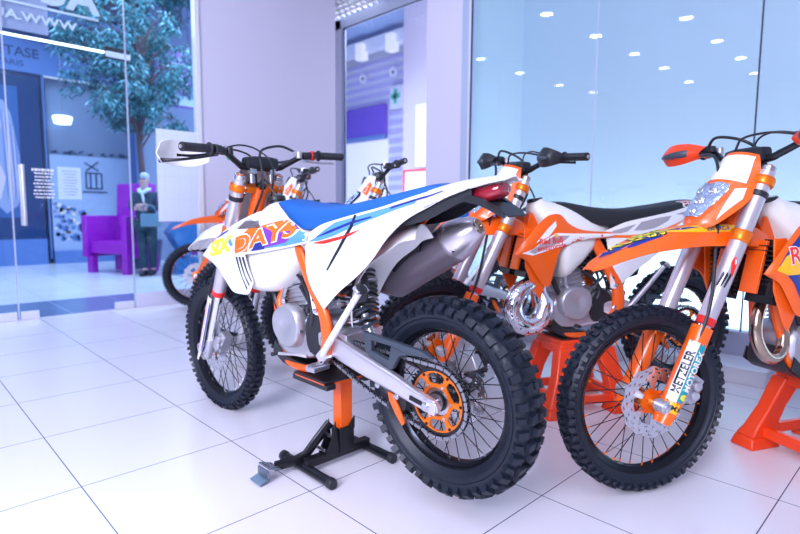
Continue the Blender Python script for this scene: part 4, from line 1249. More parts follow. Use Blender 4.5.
bike_main = make_bike(st_main, 'motorcycle', 'white off-road motorcycle with blue seat and DAYS graphics, raised on the narrow lift stand')
pose(bike_main, (1.404, 1.162, 1.637, .048, -.036, .062))
bike_R = make_bike(st_R, 'motorcycle', 'orange off-road motorcycle at the right edge, headlight and big front wheel facing the camera')
pose(bike_R, (3.358, .116, 2.685, .035, 0, .055))
bike_M = make_bike(st_M, 'motorcycle', 'white and orange off-road motorcycle with black seat and curled chrome exhaust pipe')
pose(bike_M, (3.304, 1.105, 2.65, .022, .0, .050))

# ------------------------------------------------------------------ the room
def structure(o): o['kind'] = 'structure'; return o
def node_math(n, l, op, a, b=None, c=None):
    q = n.new('ShaderNodeMath'); q.operation = op
    for i, v in enumerate((a, b, c)):
        if v is None: continue
        if isinstance(v, (int, float)): q.inputs[i].default_value = v
        else: l.new(v, q.inputs[i])
    return q.outputs[0]

TILE = mat('floor_tile', (0.74, 0.72, 0.80), 0.22)
def tile_material(mt, sx, sy, ox, oy, w, base, line, var=.02):
    n, l, b = nodes(mt)
    tc = n.new('ShaderNodeTexCoord'); sp = n.new('ShaderNodeSeparateXYZ'); l.new(tc.outputs['Object'], sp.inputs[0])
    ms = []
    for out, s_, o_ in ((sp.outputs[0], sx, ox), (sp.outputs[1], sy, oy)):
        a = node_math(n, l, 'SUBTRACT', out, o_ - s_ * 100)
        a = node_math(n, l, 'MODULO', a, s_)
        a = node_math(n, l, 'SUBTRACT', a, s_ / 2)
        a = node_math(n, l, 'ABSOLUTE', a)
        ms.append(node_math(n, l, 'GREATER_THAN', a, s_ / 2 - w / 2))
    mk = node_math(n, l, 'MAXIMUM', ms[0], ms[1])
    noi = n.new('ShaderNodeTexNoise'); noi.inputs['Scale'].default_value = 1.3; noi.inputs['Detail'].default_value = 5; l.new(tc.outputs['Object'], noi.inputs['Vector'])
    cr = n.new('ShaderNodeMix'); cr.data_type = 'RGBA'; l.new(noi.outputs['Fac'], cr.inputs['Factor'])
    cr.inputs['A'].default_value = (*[c - var for c in base], 1); cr.inputs['B'].default_value = (*[c + var for c in base], 1)
    mx = n.new('ShaderNodeMix'); mx.data_type = 'RGBA'; l.new(mk, mx.inputs['Factor']); l.new(cr.outputs['Result'], mx.inputs['A']); mx.inputs['B'].default_value = (*line, 1)
    l.new(mx.outputs['Result'], b.inputs['Base Color'])
    rr = n.new('ShaderNodeMapRange'); l.new(noi.outputs['Fac'], rr.inputs['Value']); rr.inputs['To Min'].default_value = .16; rr.inputs['To Max'].default_value = .30; l.new(rr.outputs['Result'], b.inputs['Roughness'])
tile_material(TILE, .6, .61, .507, .388, .0042, (0.82, 0.79, 0.85), (0.10, 0.11, 0.17))
MALLTILE = mat('mall_floor_tile', (0.78, 0.80, 0.86), 0.2)
tile_material(MALLTILE, .6, .6, .2, .3, .006, (0.78, 0.80, 0.86), (0.40, 0.46, 0.60))
PAINT = bumpy(mat('lavender_wall_paint', (0.74, 0.71, 0.84), 0.75), 140, .08)
CEILM = mat('ceiling_paint', (0.50, 0.53, 0.62), 0.85)
FRAMEW = mat('white_window_frame', (0.80, 0.82, 0.92), 0.35)
FRAMEG = mat('pale_metal_frame', (0.55, 0.62, 0.78), 0.35, 0.3)
BASEP = mat('base_panel_paint', (0.42, 0.44, 0.58), 0.5)
DARKSEAL = mat('dark_seal', (0.02, 0.04, 0.08), 0.5)

def glass_material(name, tint, base):
    """thin clear glass: what lies behind shows through, the surface mirrors more at a slant"""
    mt = bpy.data.materials.new(name); mt.use_nodes = True
    n, l = mt.node_tree.nodes, mt.node_tree.links
    n.clear()
    out = n.new('ShaderNodeOutputMaterial'); mx = n.new('ShaderNodeMixShader'); t = n.new('ShaderNodeBsdfTransparent'); g = n.new('ShaderNodeBsdfGlossy')
    lw = n.new('ShaderNodeLayerWeight'); lw.inputs['Blend'].default_value = 0.5
    p = node_math(n, l, 'POWER', lw.outputs['Facing'], 4.0); q = node_math(n, l, 'MULTIPLY_ADD', p, 1 - base, base)
    t.inputs['Color'].default_value = (*tint, 1); g.inputs['Roughness'].default_value = 0.0
    l.new(q, mx.inputs[0]); l.new(t.outputs[0], mx.inputs[1]); l.new(g.outputs[0], mx.inputs[2]); l.new(mx.outputs[0], out.inputs[0])
    return mt
GLASS = glass_material('door_glass', (0.80, 0.91, 1.0), .04)
GLASS2 = glass_material('window_glass', (0.93, 0.96, 1.0), .09)

def quadbox(name, x0, x1, y0, y1, z0, z1, mt, parent=None, bevel=0):
    mb = MB(); mb.box(((x0 + x1) / 2, (y0 + y1) / 2, (z0 + z1) / 2), (x1 - x0, y1 - y0, z1 - z0), mt)
    return mb.build(name, parent, bevel=bevel)
def pane(name, axis, c, a0, a1, z0, z1, mt, parent=None):
    mb = MB()
    if axis == 'y': V = [(a0, c, z0), (a1, c, z0), (a1, c, z1), (a0, c, z1)]
    else: V = [(c, a0, z0), (c, a1, z0), (c, a1, z1), (c, a0, z1)]
    mb.add(V, [(0, 1, 2, 3)], mt)
    return mb.build(name, parent)

structure(quadbox('floor', -6, 5.25, -5, 6.10, -.1, 0, TILE))
structure(quadbox('floor_mall', -6, 16, 7.15, 16, -.1, 0, MALLTILE))
structure(quadbox('floor_corridor', 5.25, 16, -5, 7.15, -.1, 0, MALLTILE))
THR = mat('blue_threshold_stone', (0.16, 0.24, 0.42), 0.25)
tile_material(THR, .6, 5, .2, 0, .008, (0.15, 0.22, 0.40), (0.45, 0.55, 0.75))
structure(quadbox('trim_1', -6, 5.25, 6.10, 7.15, -.1, 0, THR))
structure(quadbox('ceiling', -6, 3.9, -5, 6.07, 3.87, 3.97, CEILM))
structure(quadbox('ceiling_strip', 3.9, 5.2, -5, 3.9, 3.87, 3.97, CEILM))
# open-cell ceiling next to the window
mb = MB()
k = 0
x = 3.9
while x < 5.22:
    mb.box((x, 5.4, 3.888), (.016 if k % 6 else .034, 3.0, .035), WHITE); x += .12; k += 1
y = 3.9; k = 0
while y < 6.9:
    mb.box((4.55, y, 3.888), (1.3, .016 if k % 6 else .034, .035), WHITE); y += .12; k += 1
structure(mb.build('ceiling_grid'))
structure(quadbox('ceiling_plenum', 3.9, 5.3, 3.9, 6.95, 4.15, 4.2, mat('plenum_dark', (0.03, 0.06, 0.16), .8)))
# pillar wall between the glass front and the corner
structure(quadbox('wall_left', 2.75, 4.66, 6.07, 6.14, 0, 3.87, PAINT))
structure(quadbox('wall_recess', 4.60, 4.66, 6.14, 6.95, 0, 3.87, PAINT))
structure(quadbox('wall_recess_end', 4.66, 5.26, 6.80, 6.95, 0, 3.87, PAINT))
structure(quadbox('wall_corner', 4.10, 5.25, 3.40, 3.85, 0, 3.87, PAINT))
structure(quadbox('trim_2', 2.70, 2.75, 6.03, 6.12, 0, 3.87, WHITE))
# window towards the corridor
mb = MB()
mb.box((5.23, 6.72, 1.93), (.07, .16, 3.86), FRAMEW); mb.box((5.23, 6.61, 1.93), (.045, .07, 3.80), FRAMEG)
mb.box((5.23, 5.4, 3.80), (.07, 3.0, .15), FRAMEG); mb.box((5.23, 5.4, .05), (.07, 3.0, .1), FRAMEW)
mb.box((5.21, 6.568, 1.88), (.02, .014, 3.70), DARKSEAL); mb.box((5.21, 5.2, 3.72), (.02, 2.8, .014), DARKSEAL)
wf = structure(mb.build('window_1', bevel=.004))
structure(pane('window_2', 'x', 5.23, 3.85, 6.57, .1, 3.72, GLASS2))
# right glazed wall on its base, step in front
mb = MB(); mb.box((4.12, 3.335, 1.9), (.08, .10, 3.94), FRAMEG); mb.box((4.085, 3.29, 1.9), (.02, .02, 3.3), FRAMEW); mb.box((4.085, 3.272, 1.9), (.014, .014, 3.3), DARKSEAL)
structure(mb.build('window_3', bevel=.003))
for k, (a, b) in enumerate(((2.065, 3.27), (.975, 2.055), (-.10, .965), (-1.2, -.11), (-2.3, -1.21), (-3.4, -2.31))):
    structure(pane('window_%d' % (4 + k), 'x', 4.10, a, b, .26, 3.87, GLASS2))
    structure(quadbox('trim_%d' % (10 + k), 4.098, 4.104, a - .010, a, .26, 3.87, FRAMEG if k != 1 else DARKSEAL))
structure(quadbox('wall_right', 4.08, 4.16, -3.4, 3.40, 0, .26, BASEP, bevel=.004))
structure(quadbox('baseboard_right', 3.76, 4.10, .74, 3.40, 0, .10, mat('step_white', (0.72, 0.72, 0.80), .4), bevel=.004))
BACKW = mat('pale_blue_backing', (0.46, 0.62, 0.72), .7)
structure(quadbox('wall_backing', 5.05, 5.10, -4.5, 3.4, 0, 4.2, BACKW))  # wall added behind the glazing so the low light grades up it
structure(quadbox('wall_backing_side', 4.16, 5.05, 3.36, 3.40, 0, 4.2, BACKW))
structure(quadbox('ceiling_backing', 4.16, 5.1, -4.5, 3.4, 4.2, 4.25, CEILM))
area_light('backing_gradient_light', (4.72, -.6, .12), (5.06, -.6, 1.3), 7.6, .16, 110, (0.92, 0.95, 1.0))  # hidden lamp added to make the backing brighter at the bottom

# ceiling lights mirrored in the right glazing; last rows added to light the room
DISC = mat('lamp_diffuser', (0.9, 0.9, 0.9), .5, emit=(1.0, .98, 1.0), es=22)
cl = None
spots = [(1.86, 3.88), (0.61, 3.84), (-0.65, 3.82), (-1.83, 3.80), (-3.2, 3.84), (0.48, 2.68), (-0.83, 2.69), (-2.05, 2.70), (-3.29, 2.78), (0.81, 5.72), (-0.40, 5.77), (-1.72, 5.74), (-2.77, 5.56), (1.8, 1.5), (.55, 1.5), (-.7, 1.5), (1.8, .3), (.55, .3)]
for i, (x, y) in enumerate(spots):
    if i == 0:
        mb = MB(); mb.lathe([(0, .085), (-.008, .095), (-.014, .115), (0, .125)], (0, 0, 0), (0, 0, 1), WHITE, n=32, arc=(0, 2 * PI))
        cl = mb.build('ceiling_light'); tag(cl, 'round recessed ceiling downlight, most of them mirrored in the big glass wall', 'ceiling light', 'round ceiling downlights')
        mb = MB(); mb.lathe([(-.004, .088), (-.005, .0)], (0, 0, 0), (0, 0, 1), DISC, n=32); mb.build('diffuser', cl)
        o = cl
    else:
        o = cl.copy(); COL.objects.link(o)
        for ch in cl.children: c = ch.copy(); COL.objects.link(c); c.parent = o
    o.location = (8.2 - (8.2 - x) * 1.127, y * 1.127, 3.87)

# ---- glass doors on the left
def door(x0, x1, idx):
    d = structure(pane('door_%d' % idx, 'y', 6.07, x0, x1, .01, 3.87, GLASS))
    return d
d1 = door(-.25, .945, 1); d2 = door(.96, 1.975, 2); d3 = door(1.985, 2.70, 3)
for (a, b), p in (((.80, .935), d1), ((.965, 1.11), d2), ((1.78, 1.965), d2), ((-.24, -.1), d1)):
    quadbox('door_fitting', a, b, 6.045, 6.095, .0, .075, mat('satin_steel', (.78, .78, .86), .4, .3), p, .004)
mb = MB()
mb.tube([(1.035, 6.02, .88), (1.035, 6.02, 1.44)], .017, ALU, n=16)
mb.tube([(1.035, 6.12, .88), (1.035, 6.12, 1.44)], .017, ALU, n=16)
for z in (.95, 1.37): mb.tube([(1.035, 6.02, z), (1.035, 6.12, z)], .010, ALU, n=10)
mb.build('door_handle', d2)
mb = MB()
quadbox('door_edge', 1.973, 1.987, 6.064, 6.076, .01, 3.87, FRAMEG, d2)
quadbox('door_edge', .945, .957, 6.064, 6.076, .01, 3.87, FRAMEG, d1)
structure(quadbox('baseboard_left', 1.985, 2.70, 6.045, 6.095, 0, .15, mat('lavender_skirting', (.66, .66, .82), .5)))
# lettering on the outside of the glass, reading backwards from in here
def flat_text(mb, txt, at, size, mt, bold=0, mirror=False, sx=1, ydir=1, shear=0):
    V, F = text2d(txt, size, bold, shear)
    V = [((-a if mirror else a) * sx + at[0], at[1], b + at[2]) for a, b in V]
    mb.add(V, F, mt)
PAPER = mat('white_paper', (0.90, 0.90, 0.94), .7)
_n, _l, _b = nodes(PAPER); _o = _n['Material Output']; _t = _n.new('ShaderNodeBsdfTranslucent'); _t.inputs['Color'].default_value = (.95, .95, 1, 1)
_m = _n.new('ShaderNodeMixShader'); _m.inputs[0].default_value = .5; _l.new(_b.outputs[0], _m.inputs[1]); _l.new(_t.outputs[0], _m.inputs[2]); _l.new(_m.outputs[0], _o.inputs['Surface'])
mb = MB(); flat_text(mb, 'AUTO', (1.20, 6.082, 3.04), .34, WHITEG, .035, True, 1.15); mb.box((1.24, 6.082, 2.885), (1.02, .002, .022), WHITEG)
flat_text(mb, 'WWW.AUTO', (1.12, 6.082, 2.77), .105, WHITEG, .03, True, 1.35)
tag(mb.build('window_lettering'), 'white mirrored AUTO lettering high on the glass door', 'lettering')
mb = MB(); mb.box((.55, 6.14, 3.02), (1.55, .03, .72), mat('grey_reflection_tone', (.46, .48, .62), .5))  # grey of a reflection in the glass, built as an added panel
tag(mb.build('reflection_panel'), 'added grey panel imitating a reflection behind the mirrored lettering above the door', 'panel')
# papers and small print
LINEW = mat('faint_line', (.70, .70, .80), .7)
mb = MB(); mb.box((2.475, 6.052, 1.405), (.45, .004, .99), PAPER)
for k in range(3): mb.box((2.475, 6.049, 1.15 + k * .25), (.44, .001, .0015), LINEW)
for k in (2.33, 2.475, 2.62): mb.box((k, 6.049, 1.405), (.0015, .001, .98), LINEW)
tag(mb.build('window_poster'), 'large white poster hanging on the glass beside the pillar', 'poster')
mb = MB(); mb.box((1.425, 6.078, 1.285), (.20, .003, .31), PAPER)
for k in range(9): mb.box((1.43, 6.0755, 1.40 - k * .028), (.13 - .02 * (k % 3), .001, .005), GREYG)
tag(mb.build('paper_notice'), 'white paper notice taped to the middle of the glass door', 'notice')
mb = MB()
rnd = random.Random(8)
for k in range(9):
    w_ = .12 + .05 * rnd.random() if k else .17
    xx = 1.20 - w_ / 2
    z = 1.40 - k * .032
    while xx < 1.20 + w_ / 2:
        ww = .010 + .022 * rnd.random(); mb.box((xx + ww / 2, 6.066, z), (ww, .001, .014 if k else .024), WHITEG); xx += ww + .006
tag(mb.build('opening_hours_print'), 'small white lines of print beside the door handle', 'lettering')

# ------------------------------------------------------------------ what stands beyond the glass: the mall
MBLUE = mat('navy_shop_panel', (0.006, 0.045, 0.16), .4)
FASC = mat('blue_fascia', (0.10, 0.22, 0.55), .5)
GREYSHOP = mat('shop_interior', (0.22, 0.32, 0.50), .6)
structure(quadbox('wall_mall', -2, 16, 12.6, 12.7, 0, 7, mat('mall_wall_paint', (0.20, 0.30, 0.52), .6)))
structure(quadbox('ceiling_mall', -6, 16, 6.6, 12.6, 5.6, 5.7, mat('mall_ceiling', (0.30, 0.42, 0.68), .8)))
mb = MB(); mb.box((1.37, 12.1, 1.95), (2.04, .12, 2.95), MBLUE)
sp_ = tag(mb.build('advertising_board'), 'tall dark blue advertising panel beyond the glass doors', 'panel')
mb = MB(); mb.box((1.37, 12.1, .24), (2.06, .16, .48), FASC); mb.build('panel_base', sp_)
# poster of a woman with long blonde hair (flat print on the panel)
mb = MB()
SKIN_ = mat('poster_skin', (.66, .60, .70), .5); HAIR_ = mat('poster_hair', (.30, .38, .62), .5); POST_ = mat('poster_background', (.03, .12, .36), .5)
mb.box((1.25, 12.03, 2.05), (1.62, .01, 2.35), POST_)
def flat(mb, pts, y, mt):
    b_ = [(x, y, z) for x, z in pts]; mb.add(b_, [tuple(range(len(b_)))], mt)
flat(mb, [(1.55, 2.9), (1.70, 3.0), (1.85, 2.95), (1.94, 2.75), (1.99, 2.4), (2.04, 2.0), (2.05, 1.5), (1.98, 1.1), (1.80, .95), (1.60, 1.2), (1.45, 1.8), (1.45, 2.5)], 12.022, HAIR_)
flat(mb, [(1.52, 2.75), (1.66, 2.80), (1.77, 2.70), (1.79, 2.50), (1.74, 2.30), (1.64, 2.15), (1.52, 2.18)], 12.018, SKIN_)
flat(mb, [(1.50, 2.15), (1.66, 2.18), (1.72, 1.9), (1.82, 1.6), (1.72, 1.2), (1.4, 1.2)], 12.018, SKIN_)
for (x, z, a_, b_) in ((1.60, 2.55, .035, .012), (1.73, 2.55, .03, .012), (1.67, 2.30, .035, .014)):
    flat(mb, [(x + a_ * math.cos(k * PI / 5), z + b_ * math.sin(k * PI / 5)) for k in range(10)], 12.014, MBLUE)
for k in range(7): 
    x = 1.80 + k * .03
    flat(mb, [(x, 2.8 - k * .06), (x + .008, 2.8 - k * .06), (x + .05, 1.5), (x + .03, 1.15), (x + .02, 1.5)], 12.016, SKIN_ if k % 2 else FASC)
tag(mb.build('hair_poster'), 'blue toned poster of a woman with long blonde hair', 'poster')
mb = MB(); mb.box((2.2, 12.08, 3.78), (4.4, .10, .56), FASC)
f_ = tag(mb.build('shop_sign'), 'blue shop sign reading KERASTASE PARIS', 'sign')
mb = MB(); flat_text(mb, 'KERASTASE', (1.83, 12.025, 3.84), .235, MBLUE, .01, False, 1.0); flat_text(mb, 'PARIS', (1.98, 12.025, 3.64), .14, MBLUE, .0, False, 1.2); mb.build('sign_lettering', f_)
mb = MB()
mb.box((3.36, 12.3, 1.8), (1.64, .06, 3.4), GREYSHOP)
sw = tag(mb.build('shop_window'), 'grey-blue shop window with garland decals behind the notice', 'shop window')
mb = MB(); mb.box((3.24, 12.06, 3.48), (1.50, .04, .03), WHITEG); mb.box((2.47, 12.1, 1.8), (.03, .06, 3.4), FASC); mb.box((4.02, 12.1, 1.8), (.10, .08, 3.4), FASC)
mb.box((3.26, 12.05, .12), (1.5, .1, .24), FASC); mb.build('window_frame', sw)
mb = MB()
LGLOW = mat('pale_frosting', (.36, .50, .74), .7)
mb.box((3.24, 12.10, 1.12), (1.44, .01, 1.9), LGLOW)
rnd = random.Random(4)
for k in range(46):
    x = 2.55 + rnd.random() * 1.36; z = 2.12 + .05 * rnd.random() - .02; a = rnd.random() * PI; L = .05 + .03 * rnd.random()
    flat(mb, [(x - math.cos(a) * L, z - math.sin(a) * L * .6), (x + .012, z - .012), (x + math.cos(a) * L, z + math.sin(a) * L * .6), (x - .012, z + .012)], 12.08, MBLUE)
for k in range(120):
    x = 2.54 + rnd.random() * .80; z = .45 + rnd.random() * .75 * (1 - (x - 2.46) * .5); r = .02 + .03 * rnd.random()
    flat(mb, [(x + r * math.cos(q * PI / 3), z + r * math.sin(q * PI / 3)) for q in range(6)], 12.085, FASC if k % 3 else WHITEG)
def seg(x0, z0, x1, z1, w, m_):
    d = Vector((x1 - x0, z1 - z0)).normalized(); n_ = Vector((-d.y, d.x)) * w
    flat(mb, [(x0 + n_.x, z0 + n_.y), (x1 + n_.x, z1 + n_.y), (x1 - n_.x, z1 - n_.y), (x0 - n_.x, z0 - n_.y)], 12.075, m_)
for a in ((3.10, 1.95, 3.35, 1.80), (3.35, 1.98, 3.12, 1.78), (3.10, 1.75, 3.40, 1.75), (3.12, 1.45, 3.42, 1.45), (3.12, 1.45, 3.12, 1.75), (3.40, 1.45, 3.40, 1.75), (3.2, 1.45, 3.2, 1.75), (3.3, 1.45, 3.3, 1.75), (3.05, 1.38, 3.5, 1.38)): seg(*a, .012, MBLUE)
mb.build('window_decal', sw)
CHG = mat('chandelier_glow', (.9, .9, 1), .5, emit=(.75, .85, 1), es=2.2)
mb = MB()
mb.lathe([(0, .02), (.02, .14), (.14, .17), (.16, .15)], (2.74, 11.96, 2.62), (0, 0, 1), CHG, n=20); mb.tube([(2.74, 11.96, 2.78), (2.74, 11.96, 5.6)], .004, STEEL, n=6)
tag(mb.build('chandelier'), 'small glowing chandelier in the shop window beyond the doors', 'chandelier')
# linear lamp hung outside
mb = MB(); LIN = mat('linear_lamp_glow', (.9, .9, 1), .5, emit=(.8, .9, 1), es=4)
mb.box((1.30, 8.0, 3.085), (2.12, .03, .02), LIN)
ll = tag(mb.build('linear_lamp'), 'thin white linear lamp crossing behind the lettering', 'lamp')
mb = MB(); mb.box((2.50, 8.0, 3.09), (.30, .12, .13), BLACK); mb.box((2.50, 7.93, 3.055), (.30, .02, .07), WHITE); mb.build('lamp_housing', ll, bevel=.005)
mb = MB()
for x in (.4, 2.45): mb.tube([(x, 8.0, 3.1), (x, 8.0, 5.6)], .004, BLACK, n=6)
mb.build('lamp_wire', ll)
# louvred canopy above the shop
mb = MB()
for k in range(16):
    mb.box((1.0 + k * .17, 11.45, 4.32), (.10, .6, .02), LGLOW, Matrix.Rotation(.25, 3, 'Y'))
mb.box((2.2, 11.45, 4.42), (3.2, .7, .10), MBLUE); mb.box((2.2, 11.1, 4.32), (3.2, .04, .10), MBLUE); mb.box((2.2, 11.80, 4.3), (3.2, .04, .2), MBLUE)
tag(mb.build('shop_canopy'), 'louvred canopy above the blue shop sign', 'canopy')
# column and sign right of the shop window
mb = MB(); mb.box((4.22, 11.7, 2.8), (.42, .42, 5.6), mat('column_paint', (.20, .30, .48), .5)); mb.box((3.96, 11.5, 2.8), (.10, .1, 5.6), FASC)
tag(mb.build('mall_column'), 'blue-grey column beyond the person, right of the shop window', 'column')
mb = MB(); mb.box((4.50, 11.05, 3.60), (.80, .08, 1.05), mat('purple_board', (.16, .09, .42), .5))
sb_ = tag(mb.build('hanging_sign'), 'purple sign board with white letters behind the tree, beside the pillar', 'sign')
mb = MB(); flat_text(mb, 'ST', (4.58, 11.0, 3.80), .28, WHITEG, .01); flat_text(mb, 'NGLI', (4.50, 11.0, 3.46), .24, WHITEG, .01); mb.box((4.50, 11.005, 3.20), (.78, .01, .18), LGLOW); mb.build('sign_lettering', sb_)
mb = MB(); mb.tube([(4.2, 11.05, 4.1), (4.2, 11.05, 5.6)], .01, STEEL, n=6); mb.tube([(4.8, 11.05, 4.1), (4.8, 11.05, 5.6)], .01, STEEL, n=6); mb.build('sign_hanger', sb_)

# ---- tree
def tree(x0, y0):
    root = empty('indoor_tree', (x0, y0, 0)); tag(root, 'tall indoor tree with drooping blue-green leaves beyond the glass', 'tree')
    TR = bumpy(mat('tree_bark', (.10, .07, .09), .8), 30, .6)
    mb = MB(); mb.tube([(0, 0, .3), (.03, .02, 1.4), (-.02, .0, 2.4), (.05, .05, 3.4), (0, 0, 4.4)], [.055, .05, .045, .035, .02], TR, n=10, smooth=4)
    rnd = random.Random(11)
    tips = []
    for k in range(80):
        a = rnd.random() * 2 * PI; z = 2.55 + 2.6 * rnd.random(); r = .5 + .85 * rnd.random()
        cx, cy = math.cos(a) * r * (1.0 if z > 2.7 else .8), math.sin(a) * r * .7
        e = (cx, cy, z + .35 - .35 * r); mb.tube([(0, 0, z - .5), (cx * .5, cy * .5, z + .15), e], [.018, .011, .004], TR, n=6, smooth=3); tips.append(e)
    mb.build('trunk', root)
    LF = [mat('leaf_dark', (.012, .13, .17), .45), mat('leaf_mid', (.04, .30, .38), .4), mat('leaf_pale', (.24, .56, .70), .4)]
    mb = MB()
    for e in tips:
        for q in range(9):
            c = Vector(e) * (1 - .28 * rnd.random()) if q % 2 else Vector(e)
            c = Vector((e[0] * (1 - .5 * rnd.random()), e[1] * (1 - .5 * rnd.random()), e[2] + (rnd.random() - .5) * .35))
            for w in range(17):
                a = rnd.random() * 2 * PI; dn = -.3 - 1.2 * rnd.random()
                d = Vector((math.cos(a), math.sin(a), dn)).normalized(); s_ = d.cross(Vector((rnd.random() - .5, rnd.random() - .5, rnd.random()))).normalized()
                L = .09 + .09 * rnd.random(); W = .010 + .006 * rnd.random()
                p = c + Vector((rnd.random() - .5, rnd.random() - .5, rnd.random() - .5)) * .16
                nn = d.cross(s_) * .008
                mb.add([p, p + d * L * .45 + s_ * W + nn, p + d * L, p + d * L * .45 - s_ * W + nn, p + d * L * .5 - nn], [(0, 1, 4), (1, 2, 4), (2, 3, 4), (3, 0, 4)], LF[0 if rnd.random() < .55 else (1 if rnd.random() < .65 else 2)])
    f = mb.build('foliage', root); f['kind'] = 'stuff'
    mb = MB(); mb.lathe([(0, .22), (.05, .25), (.45, .30), (.50, .30), (.50, .26), (.42, .25), (.42, 0)], (0, 0, 0), (0, 0, 1), mat('tree_tub', (.10, .14, .30), .4), n=28); mb.build('tub', root)
tree(3.53, 10.22)

# ---- purple seats
PURP = mat('purple_upholstery', (.34, .012, .50), .3); PURPD = mat('blue_upholstery', (.02, .16, .42), .45)
def armchair(loc, rz, label, mt, w=.75, hb=1.48):
    r = empty('lounge_chair', loc, rz); tag(r, label, 'chair')
    mb = MB(); mb.box((0, 0, .42), (.62, w, .20), mt); mb.build('seat', r, bevel=.02)
    mb = MB(); mb.box((-.30, 0, .95), (.14, w, hb - .42), mt, Matrix.Rotation(-.06, 3, 'Y')); mb.build('backrest', r, bevel=.02)
    for sg in (-1, 1):
        mb = MB(); mb.box((.06, sg * (w / 2 + .05), .60), (.62, .11, .68), mt); mb.build('armrest', r, bevel=.015)
    for sx in (-1, 1):
        for sy in (-1, 1):
            mb = MB(); mb.box((sx * .27, sy * (w / 2), .14), (.10, .12, .28), mt, Matrix.Rotation(0, 3, 'Y'), 1.0); mb.build('leg', r)
armchair((3.02, 9.75, 0), math.radians(205), 'glossy purple high-backed lounge chair beyond the doors, beside the standing person', PURP)
armchair((4.45, 9.55, 0), math.radians(-60), 'purple lounge chair half hidden behind the large white poster', PURP, .8, 1.35)
mb = MB(); mb.add([(3.42, 8.75, .68), (3.70, 8.75, 1.0), (3.98, 8.75, .70), (3.70, 8.75, .22), (3.42, 9.05, .68), (3.70, 9.05, 1.0), (3.98, 9.05, .70), (3.70, 9.05, .22)], [(0, 1, 2, 3), (7, 6, 5, 4), (0, 4, 5, 1), (1, 5, 6, 2), (2, 6, 7, 3), (3, 7, 4, 0)], PURPD)
mb.box((3.70, 8.90, .13), (.4, .28, .26), PURPD)
tag(mb.build('faceted_stool', bevel=.01), 'blue faceted stool behind the standing person', 'stool')
# pale potted plant
r = empty('potted_plant', (3.95, 8.1, 0)); tag(r, 'pale bushy plant in a pot under the large white poster', 'plant')
mb = MB(); mb.lathe([(0, .12), (.02, .14), (.34, .18), (.36, .16), (.30, .15), (.30, 0)], (0, 0, 0), (0, 0, 1), LGLOW, n=20); mb.build('pot', r)
rnd = random.Random(2); mb = MB(); PL = mat('pale_leaf', (.45, .55, .75), .6)
for k in range(420):
    a = rnd.random() * 2 * PI; ph = rnd.random() * PI * .6; rr = .30 * rnd.random() ** .4
    c = Vector((math.cos(a) * math.sin(ph) * rr, math.sin(a) * math.sin(ph) * rr, .62 + math.cos(ph) * rr * 1.1)); d = (c - Vector((0, 0, .3))).normalized(); s_ = d.cross(Vector((rnd.random(), rnd.random(), .3))).normalized()
    mb.add([c, c + d * .04 + s_ * .02, c + d * .09, c + d * .04 - s_ * .02], [(0, 1, 2, 3)], PL)
f = mb.build('leaves', r, angle=10); f['kind'] = 'stuff'
mb = MB(); mb.tube([(0, 0, .3), (0, 0, .7)], .012, MATS['tree_bark'], n=6); mb.build('stem', r)

